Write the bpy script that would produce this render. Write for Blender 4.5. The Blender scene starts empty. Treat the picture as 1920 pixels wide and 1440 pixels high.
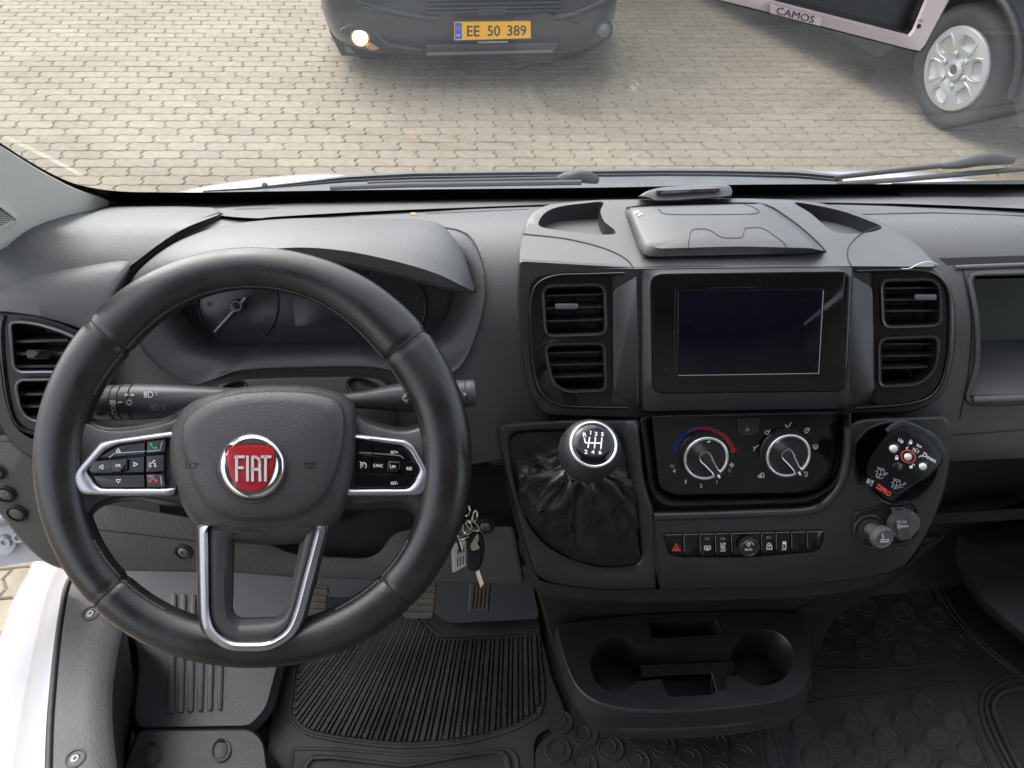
import bpy, bmesh, math, random
from mathutils import Vector, Matrix, noise
from mathutils.geometry import delaunay_2d_cdt
from mathutils.bvhtree import BVHTree

random.seed(7)
SC = bpy.context.scene
COL = SC.collection

# ------------------------------------------------------------------ camera
F = 1500.0                      # focal length in pixels of the 1920 px wide photograph
CAM = Vector((0, 0, 1.95))
PITCH, YAW, ROLL = math.radians(40.2), math.radians(2.75), math.radians(0.67)
FW = Vector((math.sin(YAW) * math.cos(PITCH), math.cos(YAW) * math.cos(PITCH), -math.sin(PITCH)))
_r0 = Vector((math.cos(YAW), -math.sin(YAW), 0))
_u0 = _r0.cross(FW)
RT = _r0 * math.cos(ROLL) + _u0 * math.sin(ROLL)
UP = RT.cross(FW)
cam = bpy.data.cameras.new('camera')
cam.sensor_width = 36.0
cam.lens = 36.0 * F / 1920.0
cam.clip_start, cam.clip_end = 0.02, 2000
co = bpy.data.objects.new('camera', cam)
COL.objects.link(co)
co.matrix_world = Matrix(((RT.x, UP.x, -FW.x, CAM.x), (RT.y, UP.y, -FW.y, CAM.y), (RT.z, UP.z, -FW.z, CAM.z), (0, 0, 0, 1)))
SC.camera = co

# ------------------------------------------------------------------ sky, sun, exposure
SUN_EL, SUN_AZ = math.radians(50), math.radians(-38)      # azimuth measured from +y towards +x
w = bpy.data.worlds.new('World')
SC.world = w
w.use_nodes = True
wn = w.node_tree
bg = wn.nodes['Background']
sky = wn.nodes.new('ShaderNodeTexSky')
sky.sky_type = 'NISHITA'
sky.sun_disc = False
sky.sun_elevation = SUN_EL
sky.sun_rotation = SUN_AZ
sky.air_density, sky.dust_density, sky.ozone_density = 1.0, 2.5, 1.0
hs = wn.nodes.new('ShaderNodeHueSaturation')      # a thin overcast: the blue washed out
hs.inputs['Saturation'].default_value = .32
wn.links.new(sky.outputs[0], hs.inputs['Color'])
wn.links.new(hs.outputs[0], bg.inputs[0])
bg.inputs[1].default_value = 0.15
sl = bpy.data.lights.new('sun', 'SUN')
sl.energy = 0.95
sl.angle = math.radians(85)
sl.color = (1.0, 0.93, 0.83)
so = bpy.data.objects.new('sun', sl)
COL.objects.link(so)
sd = Vector((math.sin(SUN_AZ) * math.cos(SUN_EL), math.cos(SUN_AZ) * math.cos(SUN_EL), math.sin(SUN_EL)))
so.rotation_euler = sd.to_track_quat('Z', 'Y').to_euler()
so.location = (0, 0, 12)
SC.view_settings.view_transform = 'Standard'
SC.view_settings.look = 'None'
SC.view_settings.gamma = 1.0
SC.view_settings.use_curve_mapping = False
SC.view_settings.exposure = 1.84
SC.render.engine = 'CYCLES'
SC.cycles.use_denoising = True
SC.cycles.max_bounces = 10
SC.cycles.diffuse_bounces = 5
SC.cycles.glossy_bounces = 5
SC.cycles.transparent_max_bounces = 16
SC.cycles.sample_clamp_indirect = 6.0
SC.cycles.caustics_reflective = False
SC.cycles.caustics_refractive = False

# ------------------------------------------------------------------ pixels of the photograph -> points on real surfaces
def ray(u, v):
    return FW + RT * ((u - 960.0) / F) - UP * ((v - 720.0) / F)

def P(u, v, d):
    return CAM + ray(u, v) * d

class Plane:
    def __init__(s, p, n):
        s.p, s.n = p, n.normalized()
    def at(s, u, v, lift=0.0):
        r = ray(u, v)
        return CAM + r * ((s.p + s.n * lift - CAM).dot(s.n) / r.dot(s.n))
    def nrm(s, u, v):
        return s.n

def plane3(a, b, c):
    n = (b - a).cross(c - a)
    if n.dot(CAM - a) < 0: n = -n
    return Plane(a, n)

def zplane(z):
    return Plane(Vector((0, 0, CAM.z + z)), Vector((0, 0, 1)))

def yplane(y):
    return Plane(Vector((0, y, 0)), Vector((0, -1, 0)))

class Profile:
    """a (y, z) section run out along x; z measured from the camera height"""
    def __init__(s, pts, n=12):
        s.q = cr(pts, n, False)
        s.last = None
    def hit(s, u, v):
        r = ray(u, v)
        best = None
        for i in range(len(s.q) - 1):
            (y0, z0), (y1, z1) = s.q[i], s.q[i + 1]
            dy, dz = y1 - y0, z1 - z0
            den = r.y * dz - r.z * dy
            if abs(den) < 1e-9: continue
            t = (y0 * dz - z0 * dy) / den
            k = (y0 * r.z - z0 * r.y) / den
            k = -(r.z * y0 - r.y * z0) / (r.z * dy - r.y * dz)
            lo = -600 if i == 0 else -1e-6
            hi = 600 if i == len(s.q) - 2 else 1 + 1e-6
            if lo <= k <= hi and t > 0 and (best is None or t < best[0]):
                n = Vector((0, dz, -dy)).normalized()
                if n.dot(r) > 0: n = -n
                best = (t, n)
        return best
    def at(s, u, v, lift=0.0):
        t, n = s.hit(u, v)
        p = CAM + ray(u, v) * t
        if lift:
            r = ray(u, v)
            p = CAM + r * (t - lift / max(0.35, -n.dot(r)))
        return p
    def nrm(s, u, v):
        return s.hit(u, v)[1]

class Skin:
    """the front of meshes already built"""
    def __init__(s, *obs):
        V, Fc = [], []
        for o in obs:
            k = len(V)
            V += [v.co.copy() for v in o.data.vertices]
            Fc += [[i + k for i in p.vertices] for p in o.data.polygons]
        s.b = BVHTree.FromPolygons(V, Fc)
    def at(s, u, v, lift=0.0):
        r = ray(u, v)
        h, n, _, _ = s.b.ray_cast(CAM, r.normalized())
        if h is None:
            h, n, _, _ = s.b.find_nearest(CAM + r * 0.75)
        return h - r.normalized() * lift
    def nrm(s, u, v):
        return -ray(u, v).normalized()

class Mix:
    """depth runs from one surface to another across the picture, k(u, v) in 0..1"""
    def __init__(s, a, b, k): s.a, s.b, s.k = a, b, k
    def at(s, u, v, lift=0.0):
        k = s.k(u, v)
        return s.a.at(u, v, lift) * (1 - k) + s.b.at(u, v, lift) * k

# ------------------------------------------------------------------ outlines
def cr(pts, n=8, closed=True):
    out = []
    L = len(pts)
    m = L if closed else L - 1
    for i in range(m):
        if closed:
            p0, p1, p2, p3 = pts[i - 1], pts[i], pts[(i + 1) % L], pts[(i + 2) % L]
        else:
            p1, p2 = pts[i], pts[i + 1]
            p0 = pts[i - 1] if i else tuple(2 * a - b for a, b in zip(p1, p2))
            p3 = pts[i + 2] if i + 2 < L else tuple(2 * b - a for a, b in zip(p1, p2))
        for j in range(n):
            t = j / n
            out.append(tuple(0.5 * (2 * b + (c - a) * t + (2 * a - 5 * b + 4 * c - d) * t * t + (3 * b - a - 3 * c + d) * t ** 3)
                             for a, b, c, d in zip(p0, p1, p2, p3)))
    if not closed: out.append(tuple(pts[-1]))
    return out

def rp(pts, r=8, seg=5):
    out = []
    L = len(pts)
    for i in range(L):
        a, b, c = Vector(pts[i - 1]), Vector(pts[i]), Vector(pts[(i + 1) % L])
        rr = r[i] if isinstance(r, (list, tuple)) else r
        d1, d2 = (a - b), (c - b)
        k = min(rr, d1.length * .48, d2.length * .48)
        p, q = b + d1.normalized() * k, b + d2.normalized() * k
        for j in range(seg + 1):
            t = j / seg
            out.append(tuple(p * (1 - t) ** 2 + b * 2 * t * (1 - t) + q * t * t))
    return out

def ell(cx, cy, rx, ry=None, n=40, rot=0):
    ry = ry or rx
    c, s = math.cos(math.radians(rot)), math.sin(math.radians(rot))
    o = []
    for i in range(n):
        a = 2 * math.pi * i / n
        x, y = rx * math.cos(a), ry * math.sin(a)
        o.append((cx + x * c - y * s, cy + x * s + y * c))
    return o

def rect(x0, y0, x1, y1):
    return [(x0, y0), (x1, y0), (x1, y1), (x0, y1)]

def area(p):
    return .5 * sum(p[i - 1][0] * p[i][1] - p[i][0] * p[i - 1][1] for i in range(len(p)))

def inset(p, d):
    s = 1 if area(p) > 0 else -1
    out = []
    L = len(p)
    for i in range(L):
        a, b, c = Vector(p[i - 1]), Vector(p[i]), Vector(p[(i + 1) % L])
        e1, e2 = (b - a), (c - b)
        n1 = Vector((-e1.y, e1.x)).normalized() if e1.length > 1e-6 else Vector((0, 0))
        n2 = Vector((-e2.y, e2.x)).normalized() if e2.length > 1e-6 else Vector((0, 0))
        n = n1 + n2
        if n.length < 1e-6: n = n1
        n.normalize()
        k = max(.5, n.dot(n1) if n1.length else 1)
        out.append(tuple(b + n * (s * d / k)))
    return out

def cen(p):
    return (sum(a[0] for a in p) / len(p), sum(a[1] for a in p) / len(p))

def inside(pt, poly):
    x, y = pt
    c = False
    j = len(poly) - 1
    for i in range(len(poly)):
        xi, yi = poly[i][0], poly[i][1]
        xj, yj = poly[j][0], poly[j][1]
        if (yi > y) != (yj > y) and x < (xj - xi) * (y - yi) / (yj - yi) + xi: c = not c
        j = i
    return c

def polar(p, c, N):
    out = []
    L = len(p)
    for k in range(N):
        a = 2 * math.pi * k / N
        dx, dy = math.cos(a), math.sin(a)
        best = None
        for i in range(L):
            x0, y0 = p[i - 1][0] - c[0], p[i - 1][1] - c[1]
            x1, y1 = p[i][0] - c[0], p[i][1] - c[1]
            ex, ey = x1 - x0, y1 - y0
            den = dx * ey - dy * ex
            if abs(den) < 1e-12: continue
            t = (x0 * ey - y0 * ex) / den
            q = (x0 * dy - y0 * dx) / den
            if t > 0 and -1e-9 <= q <= 1 + 1e-9 and (best is None or t > best): best = t
        best = best or 1
        out.append((c[0] + dx * best, c[1] + dy * best))
    return out

# ------------------------------------------------------------------ objects
def mk(name, V, Fc, mat, par=None, sharp=38, smooth=True):
    me = bpy.data.meshes.new(name)
    me.from_pydata([tuple(v) for v in V], [], Fc)
    me.materials.append(mat)
    if smooth:
        me.shade_smooth()
        me.set_sharp_from_angle(angle=math.radians(sharp))
    o = bpy.data.objects.new(name, me)
    COL.objects.link(o)
    adopt(o, par)
    return o

def adopt(o, par):
    if par is None: return
    o.parent = par
    if par.type == 'EMPTY':
        o.matrix_parent_inverse = Matrix.Translation(-par.location)

def thing(name, label, cat, loc, group=None):
    o = bpy.data.objects.new(name, None)
    o.empty_display_size = 0.05
    COL.objects.link(o)
    o.location = loc
    o['label'], o['category'] = label, cat
    if group: o['group'] = group
    return o

def tag(o, label, cat, group=None):
    o['label'], o['category'] = label, cat
    if group: o['group'] = group
    return o

def rings(R, close_first=False, close_last=False, wrap=True):
    V, Fc = [], []
    n = len(R[0])
    for r in R: V += r
    for k in range(len(R) - 1):
        for i in range(n if wrap else n - 1):
            j = (i + 1) % n
            Fc.append((k * n + i, k * n + j, (k + 1) * n + j, (k + 1) * n + i))
    if close_first: Fc.append(tuple(range(n))[::-1])
    if close_last: Fc.append(tuple((len(R) - 1) * n + i for i in range(n)))
    return V, Fc

def pad(name, out, surf, mat, par, prof=((0, -.01), (0, 0), (2, .0015)), dome=None, sharp=38, c=None):
    R = []
    last = out
    for d, l in prof:
        last = inset(out, d) if d else out
        R.append([surf.at(u, v, l) for u, v in last])
    if dome:
        c = c or cen(last)
        for s, l in dome:
            if s > 0:
                R.append([surf.at(c[0] + (u - c[0]) * s, c[1] + (v - c[1]) * s, l) for u, v in last])
        V, Fc = rings(R)
        n = len(out)
        V.append(surf.at(c[0], c[1], dome[-1][1]))
        b = (len(R) - 1) * n
        Fc += [(b + i, b + (i + 1) % n, len(V) - 1) for i in range(n)]
    else:
        V, Fc = rings(R, close_last=True)
    return mk(name, V, Fc, mat, par, sharp)

def sheet(name, out, holes, surf, mat, par, step=0, lift=0.0, skirt=None, edge=None, sharp=38):
    """a plate with openings; edge = [(inset px, lift)] rounds the outer rim, skirt runs the rim back"""
    pts = [Vector(p[:2]) for p in out]
    E = [(i, (i + 1) % len(out)) for i in range(len(out))]
    for h in holes:
        k = len(pts)
        pts += [Vector(p[:2]) for p in h]
        E += [(k + i, k + (i + 1) % len(h)) for i in range(len(h))]
    nb = len(pts)
    if step:
        xs, ys = [p[0] for p in out], [p[1] for p in out]
        u = min(xs)
        bnd = [out] + list(holes)
        while u < max(xs):
            v = min(ys)
            while v < max(ys):
                if inside((u, v), out) and not any(inside((u, v), h) for h in holes):
                    pts.append(Vector((u, v)))
                v += step
            u += step
    vo, eo, fo, ov, oe, of = delaunay_2d_cdt(pts, E, [], 0, 1e-4)
    Fc = []
    for f in fo:
        cx = sum(vo[i].x for i in f) / len(f)
        cy = sum(vo[i].y for i in f) / len(f)
        if inside((cx, cy), out) and not any(inside((cx, cy), h) for h in holes): Fc.append(tuple(f))
    V = [surf.at(p.x, p.y, lift) for p in vo]
    # consistent winding towards the camera
    F2 = []
    for f in Fc:
        n = (V[f[1]] - V[f[0]]).cross(V[f[2]] - V[f[0]])
        F2.append(f if n.dot(CAM - V[f[0]]) > 0 else f[::-1])
    def wall(loop, prof):
        prev = [surf.at(u, v, lift) for u, v in loop]
        for d, l in prof:
            q = inset(loop, -d) if d else loop
            cur = [surf.at(u, v, l) for u, v in q]
            k = len(V)
            V.extend(prev); V.extend(cur)
            n = len(loop)
            for i in range(n):
                j = (i + 1) % n
                F2.append((k + i, k + j, k + n + j, k + n + i))
            prev = cur
    if edge: wall(out, edge)
    elif skirt: wall(out, [(0, lift - skirt)])
    o = mk(name, V, F2, mat, par, sharp)
    if edge or skirt:
        bm = bmesh.new(); bm.from_mesh(o.data)
        bmesh.ops.remove_doubles(bm, verts=bm.verts, dist=1e-5)
        bmesh.ops.recalc_face_normals(bm, faces=bm.faces)
        bm.to_mesh(o.data); bm.free()
        o.data.shade_smooth()
        o.data.set_sharp_from_angle(angle=math.radians(sharp))
    return o

def frame(name, O, I, surfO, prof, mat, par, surfI=None, N=96, c=None, sharp=38):
    c = c or cen(I)
    A, B = polar(O, c, N), polar(I, c, N)
    R = []
    for k, l in prof:
        row = []
        for a, b in zip(A, B):
            u, v = a[0] + (b[0] - a[0]) * k, a[1] + (b[1] - a[1]) * k
            kk = min(1, max(0, k))
            p = surfO.at(u, v, l)
            if surfI: p = p * (1 - kk) + surfI.at(u, v, l) * kk
            row.append(p)
        R.append(row)
    V, Fc = rings(R)
    return mk(name, V, Fc, mat, par, sharp)

def basis(ax):
    ax = ax.normalized()
    x = ax.cross(Vector((0, 0, 1)))
    if x.length < 1e-3: x = Vector((1, 0, 0))
    x.normalize()
    return x, ax.cross(x)

def lathe(name, base, ax, prof, mat, par, n=40, sharp=38, wob=None):
    ax = ax.normalized()
    x, y = basis(ax)
    R = []
    for k, (r, h) in enumerate(prof):
        row = []
        for i in range(n):
            a = 2 * math.pi * i / n
            rr = r * (wob(a, k) if wob else 1)
            row.append(base + ax * h + (x * math.cos(a) + y * math.sin(a)) * max(rr, 1e-5))
        R.append(row)
    V, Fc = rings(R, close_first=True, close_last=True)
    return mk(name, V, Fc, mat, par, sharp)

def tube(name, pts, r, mat, par, n=10, closed=False, sharp=60, flat=1.0):
    R = []
    L = len(pts)
    prevx = None
    for i, p in enumerate(pts):
        a = pts[i - 1] if (i or closed) else p
        b = pts[(i + 1) % L] if (i < L - 1 or closed) else p
        d = (b - a)
        d.normalize()
        if prevx is None:
            x, y = basis(d)
        else:
            x = prevx - d * prevx.dot(d)
            x.normalize()
            y = d.cross(x)
        prevx = x
        rr = r[i] if isinstance(r, (list, tuple)) else r
        R.append([p + (x * math.cos(2 * math.pi * k / n) + y * math.sin(2 * math.pi * k / n) * flat) * rr for k in range(n)])
    if closed: R.append(R[0])
    V, Fc = rings(R, not closed, not closed)
    return mk(name, V, Fc, mat, par, sharp)

def px(surf, pts, lift=0.0):
    return [surf.at(u, v, lift) for u, v in pts]

def box(name, lo, hi, mat, par=None, bev=0.0, rot=None):
    bm = bmesh.new()
    bmesh.ops.create_cube(bm, size=1.0)
    c = (Vector(lo) + Vector(hi)) / 2
    s = Vector(hi) - Vector(lo)
    for v in bm.verts: v.co = Vector((v.co.x * s.x, v.co.y * s.y, v.co.z * s.z))
    if bev: bmesh.ops.bevel(bm, geom=bm.edges[:], offset=bev, segments=3, affect='EDGES', profile=.6)
    for v in bm.verts:
        if rot: v.co = rot @ v.co
        v.co += c
    me = bpy.data.meshes.new(name)
    bm.to_mesh(me); bm.free()
    me.materials.append(mat)
    me.shade_smooth(); me.set_sharp_from_angle(angle=math.radians(30))
    o = bpy.data.objects.new(name, me)
    COL.objects.link(o)
    adopt(o, par)
    return o

def strokes(name, lines, w, surf, lift, mat, par, th=.0003):
    V, Fc = [], []
    for ln in lines:
        for i in range(len(ln) - 1):
            a, b = Vector(ln[i]), Vector(ln[i + 1])
            d = b - a
            if d.length < 1e-6: continue
            d.normalize()
            n = Vector((-d.y, d.x)) * (w / 2)
            e = d * (w * .35)
            k = len(V)
            for q in (a - e + n, b + e + n, b + e - n, a - e - n):
                V.append(surf.at(q.x, q.y, lift + th))
            for q in (a - e + n, b + e + n, b + e - n, a - e - n):
                V.append(surf.at(q.x, q.y, lift))
            Fc += [(k, k + 1, k + 2, k + 3), (k, k + 4, k + 5, k + 1), (k + 1, k + 5, k + 6, k + 2), (k + 2, k + 6, k + 7, k + 3), (k + 3, k + 7, k + 4, k)]
    return mk(name, V, Fc, mat, par, smooth=False)

def polys(name, pl, surf, lift, mat, par, th=.0003):
    V, Fc = [], []
    for p in pl:
        n = len(p); k = len(V)
        V += [surf.at(u, v, lift + th) for u, v in p] + [surf.at(u, v, lift) for u, v in p]
        Fc.append(tuple(range(k, k + n)))
        Fc += [(k + i, k + (i + 1) % n, k + n + (i + 1) % n, k + n + i) for i in range(n)]
    return mk(name, V, Fc, mat, par, smooth=False)

_tc = {}
def text(name, s, c, h, surf, lift, mat, par, rot=0, sx=1.0, bold=0.0, flipx=False):
    key = (s, bold)
    if key not in _tc:
        cu = bpy.data.curves.new('t', 'FONT')
        cu.body = s
        cu.size = 1
        cu.offset = bold
        cu.resolution_u = 3
        ob = bpy.data.objects.new('t', cu)
        COL.objects.link(ob)
        dg = bpy.context.evaluated_depsgraph_get()
        me = bpy.data.meshes.new_from_object(ob.evaluated_get(dg))
        _tc[key] = ([v.co.copy() for v in me.vertices], [tuple(p.vertices) for p in me.polygons])
        bpy.data.objects.remove(ob); bpy.data.curves.remove(cu); bpy.data.meshes.remove(me)
    V0, Fc = _tc[key]
    xs, ys = [v.x for v in V0], [v.y for v in V0]
    mx, my = (min(xs) + max(xs)) / 2, (min(ys) + max(ys)) / 2
    k = h / max(1e-6, max(ys) - min(ys))
    a = math.radians(rot)
    V = []
    for v in V0:
        x, y = (v.x - mx) * k * sx, -(v.y - my) * k
        V.append(surf.at(c[0] + x * math.cos(a) - y * math.sin(a), c[1] + x * math.sin(a) + y * math.cos(a), lift))
    return mk(name, V, Fc, mat, par, smooth=False)

def arc(cx, cy, r, a0, a1, n=20, ry=None):
    return [(cx + r * math.cos(math.radians(a0 + (a1 - a0) * i / n)), cy + (ry or r) * math.sin(math.radians(a0 + (a1 - a0) * i / n))) for i in range(n + 1)]

def loft(name, curves, mat, par, sharp=50, n=10, closed=False):
    """curves: lists of 3-D points with equal counts, joined in order"""
    V, Fc = rings(curves, wrap=closed)
    return mk(name, V, Fc, mat, par, sharp)

# ------------------------------------------------------------------ materials
def material(name, col, rough=.5, metal=0.0, grain=None, mott=None, spec=.5, coat=0.0, emit=None, wear=None, aniso=None):
    m = bpy.data.materials.new(name)
    m.use_nodes = True
    nt = m.node_tree
    b = nt.nodes['Principled BSDF']
    b.inputs['Base Color'].default_value = (*col, 1)
    b.inputs['Roughness'].default_value = rough
    b.inputs['Metallic'].default_value = metal
    b.inputs['Specular IOR Level'].default_value = spec
    b.inputs['Coat Weight'].default_value = coat
    b.inputs['Coat Roughness'].default_value = .05
    if emit:
        b.inputs['Emission Color'].default_value = (*emit[0], 1)
        b.inputs['Emission Strength'].default_value = emit[1]
    geo = nt.nodes.new('ShaderNodeNewGeometry')
    pos = geo.outputs['Position']
    if grain:
        sc, st = grain[0], grain[1]
        t = nt.nodes.new('ShaderNodeTexVoronoi')
        t.feature = 'F1'
        t.inputs['Scale'].default_value = sc
        t2 = nt.nodes.new('ShaderNodeTexNoise')
        t2.inputs['Scale'].default_value = sc * .6
        t2.inputs['Detail'].default_value = 3
        nt.links.new(pos, t.inputs['Vector']); nt.links.new(pos, t2.inputs['Vector'])
        ad = nt.nodes.new('ShaderNodeMath'); ad.operation = 'ADD'
        nt.links.new(t.outputs['Distance'], ad.inputs[0]); nt.links.new(t2.outputs[0], ad.inputs[1])
        bp = nt.nodes.new('ShaderNodeBump')
        bp.inputs['Strength'].default_value = st
        bp.inputs['Distance'].default_value = .35 / sc
        nt.links.new(ad.outputs[0], bp.inputs['Height'])
        nt.links.new(bp.outputs[0], b.inputs['Normal'])
    if mott:                       # (scale, amount, roughness amount): uneven colour and polish
        t = nt.nodes.new('ShaderNodeTexNoise')
        t.inputs['Scale'].default_value = mott[0]
        t.inputs['Detail'].default_value = 5
        nt.links.new(pos, t.inputs['Vector'])
        mr = nt.nodes.new('ShaderNodeMapRange')
        mr.inputs[1].default_value, mr.inputs[2].default_value = .3, .7
        mr.inputs[3].default_value, mr.inputs[4].default_value = 1 - mott[1], 1 + mott[1]
        nt.links.new(t.outputs[0], mr.inputs[0])
        mx = nt.nodes.new('ShaderNodeMix'); mx.data_type = 'RGBA'; mx.blend_type = 'MULTIPLY'
        mx.inputs[0].default_value = 1
        mx.inputs[6].default_value = (*col, 1)
        nt.links.new(mr.outputs[0], mx.inputs[7])
        nt.links.new(mx.outputs[2], b.inputs['Base Color'])
        mr2 = nt.nodes.new('ShaderNodeMapRange')
        mr2.inputs[1].default_value, mr2.inputs[2].default_value = .3, .7
        mr2.inputs[3].default_value, mr2.inputs[4].default_value = rough - mott[2], rough + mott[2]
        nt.links.new(t.outputs[0], mr2.inputs[0])
        nt.links.new(mr2.outputs[0], b.inputs['Roughness'])
    return m

M = {}
M['dash'] = material('dash_plastic', (.064, .065, .068), .54, grain=(560, .26), mott=(14, .10, .05), spec=.9)
M['dash2'] = material('console_plastic', (.021, .022, .024), .36, grain=(900, .12), mott=(18, .08, .04), spec=.7)
M['knee'] = material('knee_plastic', (.085, .082, .079), .55, grain=(420, .35), mott=(12, .10, .05))
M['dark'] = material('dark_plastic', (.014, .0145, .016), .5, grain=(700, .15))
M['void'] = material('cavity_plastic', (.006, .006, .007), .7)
M['gloss'] = material('piano_black', (.004, .004, .005), .08, mott=(45, .1, .045))
M['bright'] = material('bright_trim', (.74, .74, .77), .2, .85)
M['bumper'] = material('remote_bumper', (.030, .036, .048), .28)
M['screen'] = material('screen_glass', (.003, .003, .007), .05, spec=.3)
M['cap'] = material('cap_plastic', (.062, .063, .066), .44, grain=(900, .12), mott=(16, .12, .06), spec=.8)
M['badge'] = material('badge_silver', (.78, .79, .82), .25, .55)
M['lens'] = material('cluster_lens', (.058, .056, .062), .22)
M['display'] = material('cluster_display', (.046, .047, .055), .25)
M['satin'] = material('satin_chrome', (.42, .42, .46), .38, 1.0, mott=(60, .04, .04))
M['chrome'] = material('chrome', (.80, .80, .82), .07, 1.0)
M['darkchrome'] = material('smoked_trim', (.035, .036, .040), .20, .2)
M['leather'] = material('wheel_leather', (.014, .014, .015), .31, grain=(900, .22), mott=(24, .3, .10), spec=.6)
M['boot'] = material('gaiter_leather', (.013, .013, .014), .47, grain=(300, .3), mott=(26, .25, .08), spec=.55)
M['thread'] = material('stitching_thread', (.035, .035, .037), .7)
M['hub'] = material('airbag_cover_plastic', (.041, .041, .043), .46, grain=(640, .34))
M['vent'] = material('vent_plastic', (.020, .020, .022), .38)
M['slat'] = material('slat_plastic', (.026, .026, .029), .30)
M['rubber'] = material('mat_rubber', (.046, .047, .050), .48, grain=(500, .10), mott=(10, .25, .08))
M['ribrub'] = material('rib_rubber', (.043, .043, .045), .50, mott=(9, .45, .10))
M['step'] = material('step_plastic', (.130, .130, .144), .5, grain=(500, .2), mott=(9, .12, .06))
M['sill'] = material('sill_plastic', (.072, .072, .076), .52, grain=(450, .3), mott=(10, .12, .06))
M['pillar'] = material('pillar_trim', (.80, .79, .73), .55, grain=(500, .12))
M['white'] = material('white_paint', (.44, .44, .475), .25, coat=.7)  # white darkened to stand in for shade of the open door, left unbuilt
M['whitem'] = material('painted_steel', (.62, .63, .66), .4)
M['ink'] = material('white_print', (.80, .80, .82), .5)
M['inkdim'] = material('grey_print', (.30, .31, .34), .5)
M['inkfaint'] = material('faint_print', (.125, .125, .135), .4)
M['red'] = material('red_enamel', (.48, .022, .030), .25, coat=.6)
M['redink'] = material('red_print', (.62, .045, .030), .5)
M['blueink'] = material('blue_print', (.02, .07, .36), .5)
M['green'] = material('green_print', (.05, .55, .16), .5)
M['orange'] = material('orange_print', (.80, .09, .03), .5)
M['screw'] = material('screw_steel', (.22, .22, .23), .35, .8)
M['steel'] = material('key_steel', (.62, .58, .50), .25, 1.0)
M['remote'] = material('remote_plastic', (.006, .006, .008), .14)
M['rembut'] = material('remote_button', (.62, .66, .62), .4)
M['socket'] = material('socket_plastic', (.10, .10, .105), .5)
M['pedal'] = material('pedal_rubber', (.12, .105, .088), .7, mott=(40, .3, .08))
M['case'] = material('monitor_case', (.56, .46, .46), .38, .3, mott=(30, .05, .04))
M['monscr'] = material('monitor_screen', (.035, .032, .027), .3)
M['liner'] = material('headliner', (.26, .255, .25), .9)
M['bulk'] = material('bulkhead_trim', (.17, .17, .17), .8)
M['cowl'] = material('cowl_plastic', (.085, .095, .105), .55, mott=(20, .15, .05))
M['wiper'] = material('wiper_rubber', (.026, .029, .033), .5)
M['frit'] = material('frit_band', (.004, .004, .004), .35)
M['carpaint'] = material('dark_van_paint', (.014, .018, .024), .35, coat=.3, mott=(3, .12, .04))
M['tyre'] = material('tyre_rubber', (.022, .023, .024), .75)
M['rim'] = material('silver_rim', (.55, .56, .57), .35, .55)
M['plate'] = material('yellow_plate', (.85, .42, .01), .4)
M['plateblue'] = material('plate_blue', (.01, .09, .50), .4)
M['black'] = material('black_print', (.012, .012, .012), .5)
def liner_material():
    m = material('checked_rubber', (.062, .064, .072), .5)
    nt = m.node_tree
    b = nt.nodes['Principled BSDF']
    geo = nt.nodes.new('ShaderNodeNewGeometry')
    ck = nt.nodes.new('ShaderNodeTexChecker'); ck.inputs['Scale'].default_value = 210
    nt.links.new(geo.outputs['Position'], ck.inputs['Vector'])
    bp = nt.nodes.new('ShaderNodeBump'); bp.inputs['Strength'].default_value = .5; bp.inputs['Distance'].default_value = .001
    nt.links.new(ck.outputs['Fac'], bp.inputs['Height']); nt.links.new(bp.outputs[0], b.inputs['Normal'])
    return m
M['liner_rubber'] = liner_material()
M['lamp'] = material('lit_lamp', (.9, .8, .6), .3, emit=((1.0, .80, .48), 3.2))
M['lampoff'] = material('lamp_glass', (.10, .11, .12), .12)
M['amber'] = material('lamp_bowl', (.35, .20, .09), .3)
M['label'] = material('key_label', (.55, .55, .57), .4)

def glass(name, tint, dust):
    m = bpy.data.materials.new(name)
    m.use_nodes = True
    nt = m.node_tree
    nt.nodes.clear()
    out = nt.nodes.new('ShaderNodeOutputMaterial')
    tr = nt.nodes.new('ShaderNodeBsdfTransparent'); tr.inputs[0].default_value = (*tint, 1)
    gl = nt.nodes.new('ShaderNodeBsdfGlossy'); gl.inputs['Roughness'].default_value = .0
    fr = nt.nodes.new('ShaderNodeFresnel'); fr.inputs[0].default_value = 1.32
    mx = nt.nodes.new('ShaderNodeMixShader')
    nt.links.new(fr.outputs[0], mx.inputs[0]); nt.links.new(tr.outputs[0], mx.inputs[1]); nt.links.new(gl.outputs[0], mx.inputs[2])
    df = nt.nodes.new('ShaderNodeBsdfTranslucent'); df.inputs[0].default_value = (.75, .8, .85, 1)
    mx2 = nt.nodes.new('ShaderNodeMixShader')
    geo = nt.nodes.new('ShaderNodeNewGeometry')
    nz = nt.nodes.new('ShaderNodeTexNoise'); nz.inputs['Scale'].default_value = 6; nz.inputs['Detail'].default_value = 6
    nt.links.new(geo.outputs['Position'], nz.inputs['Vector'])
    mr = nt.nodes.new('ShaderNodeMapRange')
    mr.inputs[1].default_value, mr.inputs[2].default_value = .3, .75
    mr.inputs[3].default_value, mr.inputs[4].default_value = dust * .6, dust * 1.5
    nt.links.new(nz.outputs[0], mr.inputs[0]); nt.links.new(mr.outputs[0], mx2.inputs[0])
    nt.links.new(mx.outputs[0], mx2.inputs[1]); nt.links.new(df.outputs[0], mx2.inputs[2])
    nt.links.new(mx2.outputs[0], out.inputs[0])
    return m
M['glass'] = glass('windscreen_glass', (.93, .95, .95), .014)
M['sideglass'] = glass('door_glass', (.85, .88, .87), .01)

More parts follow.
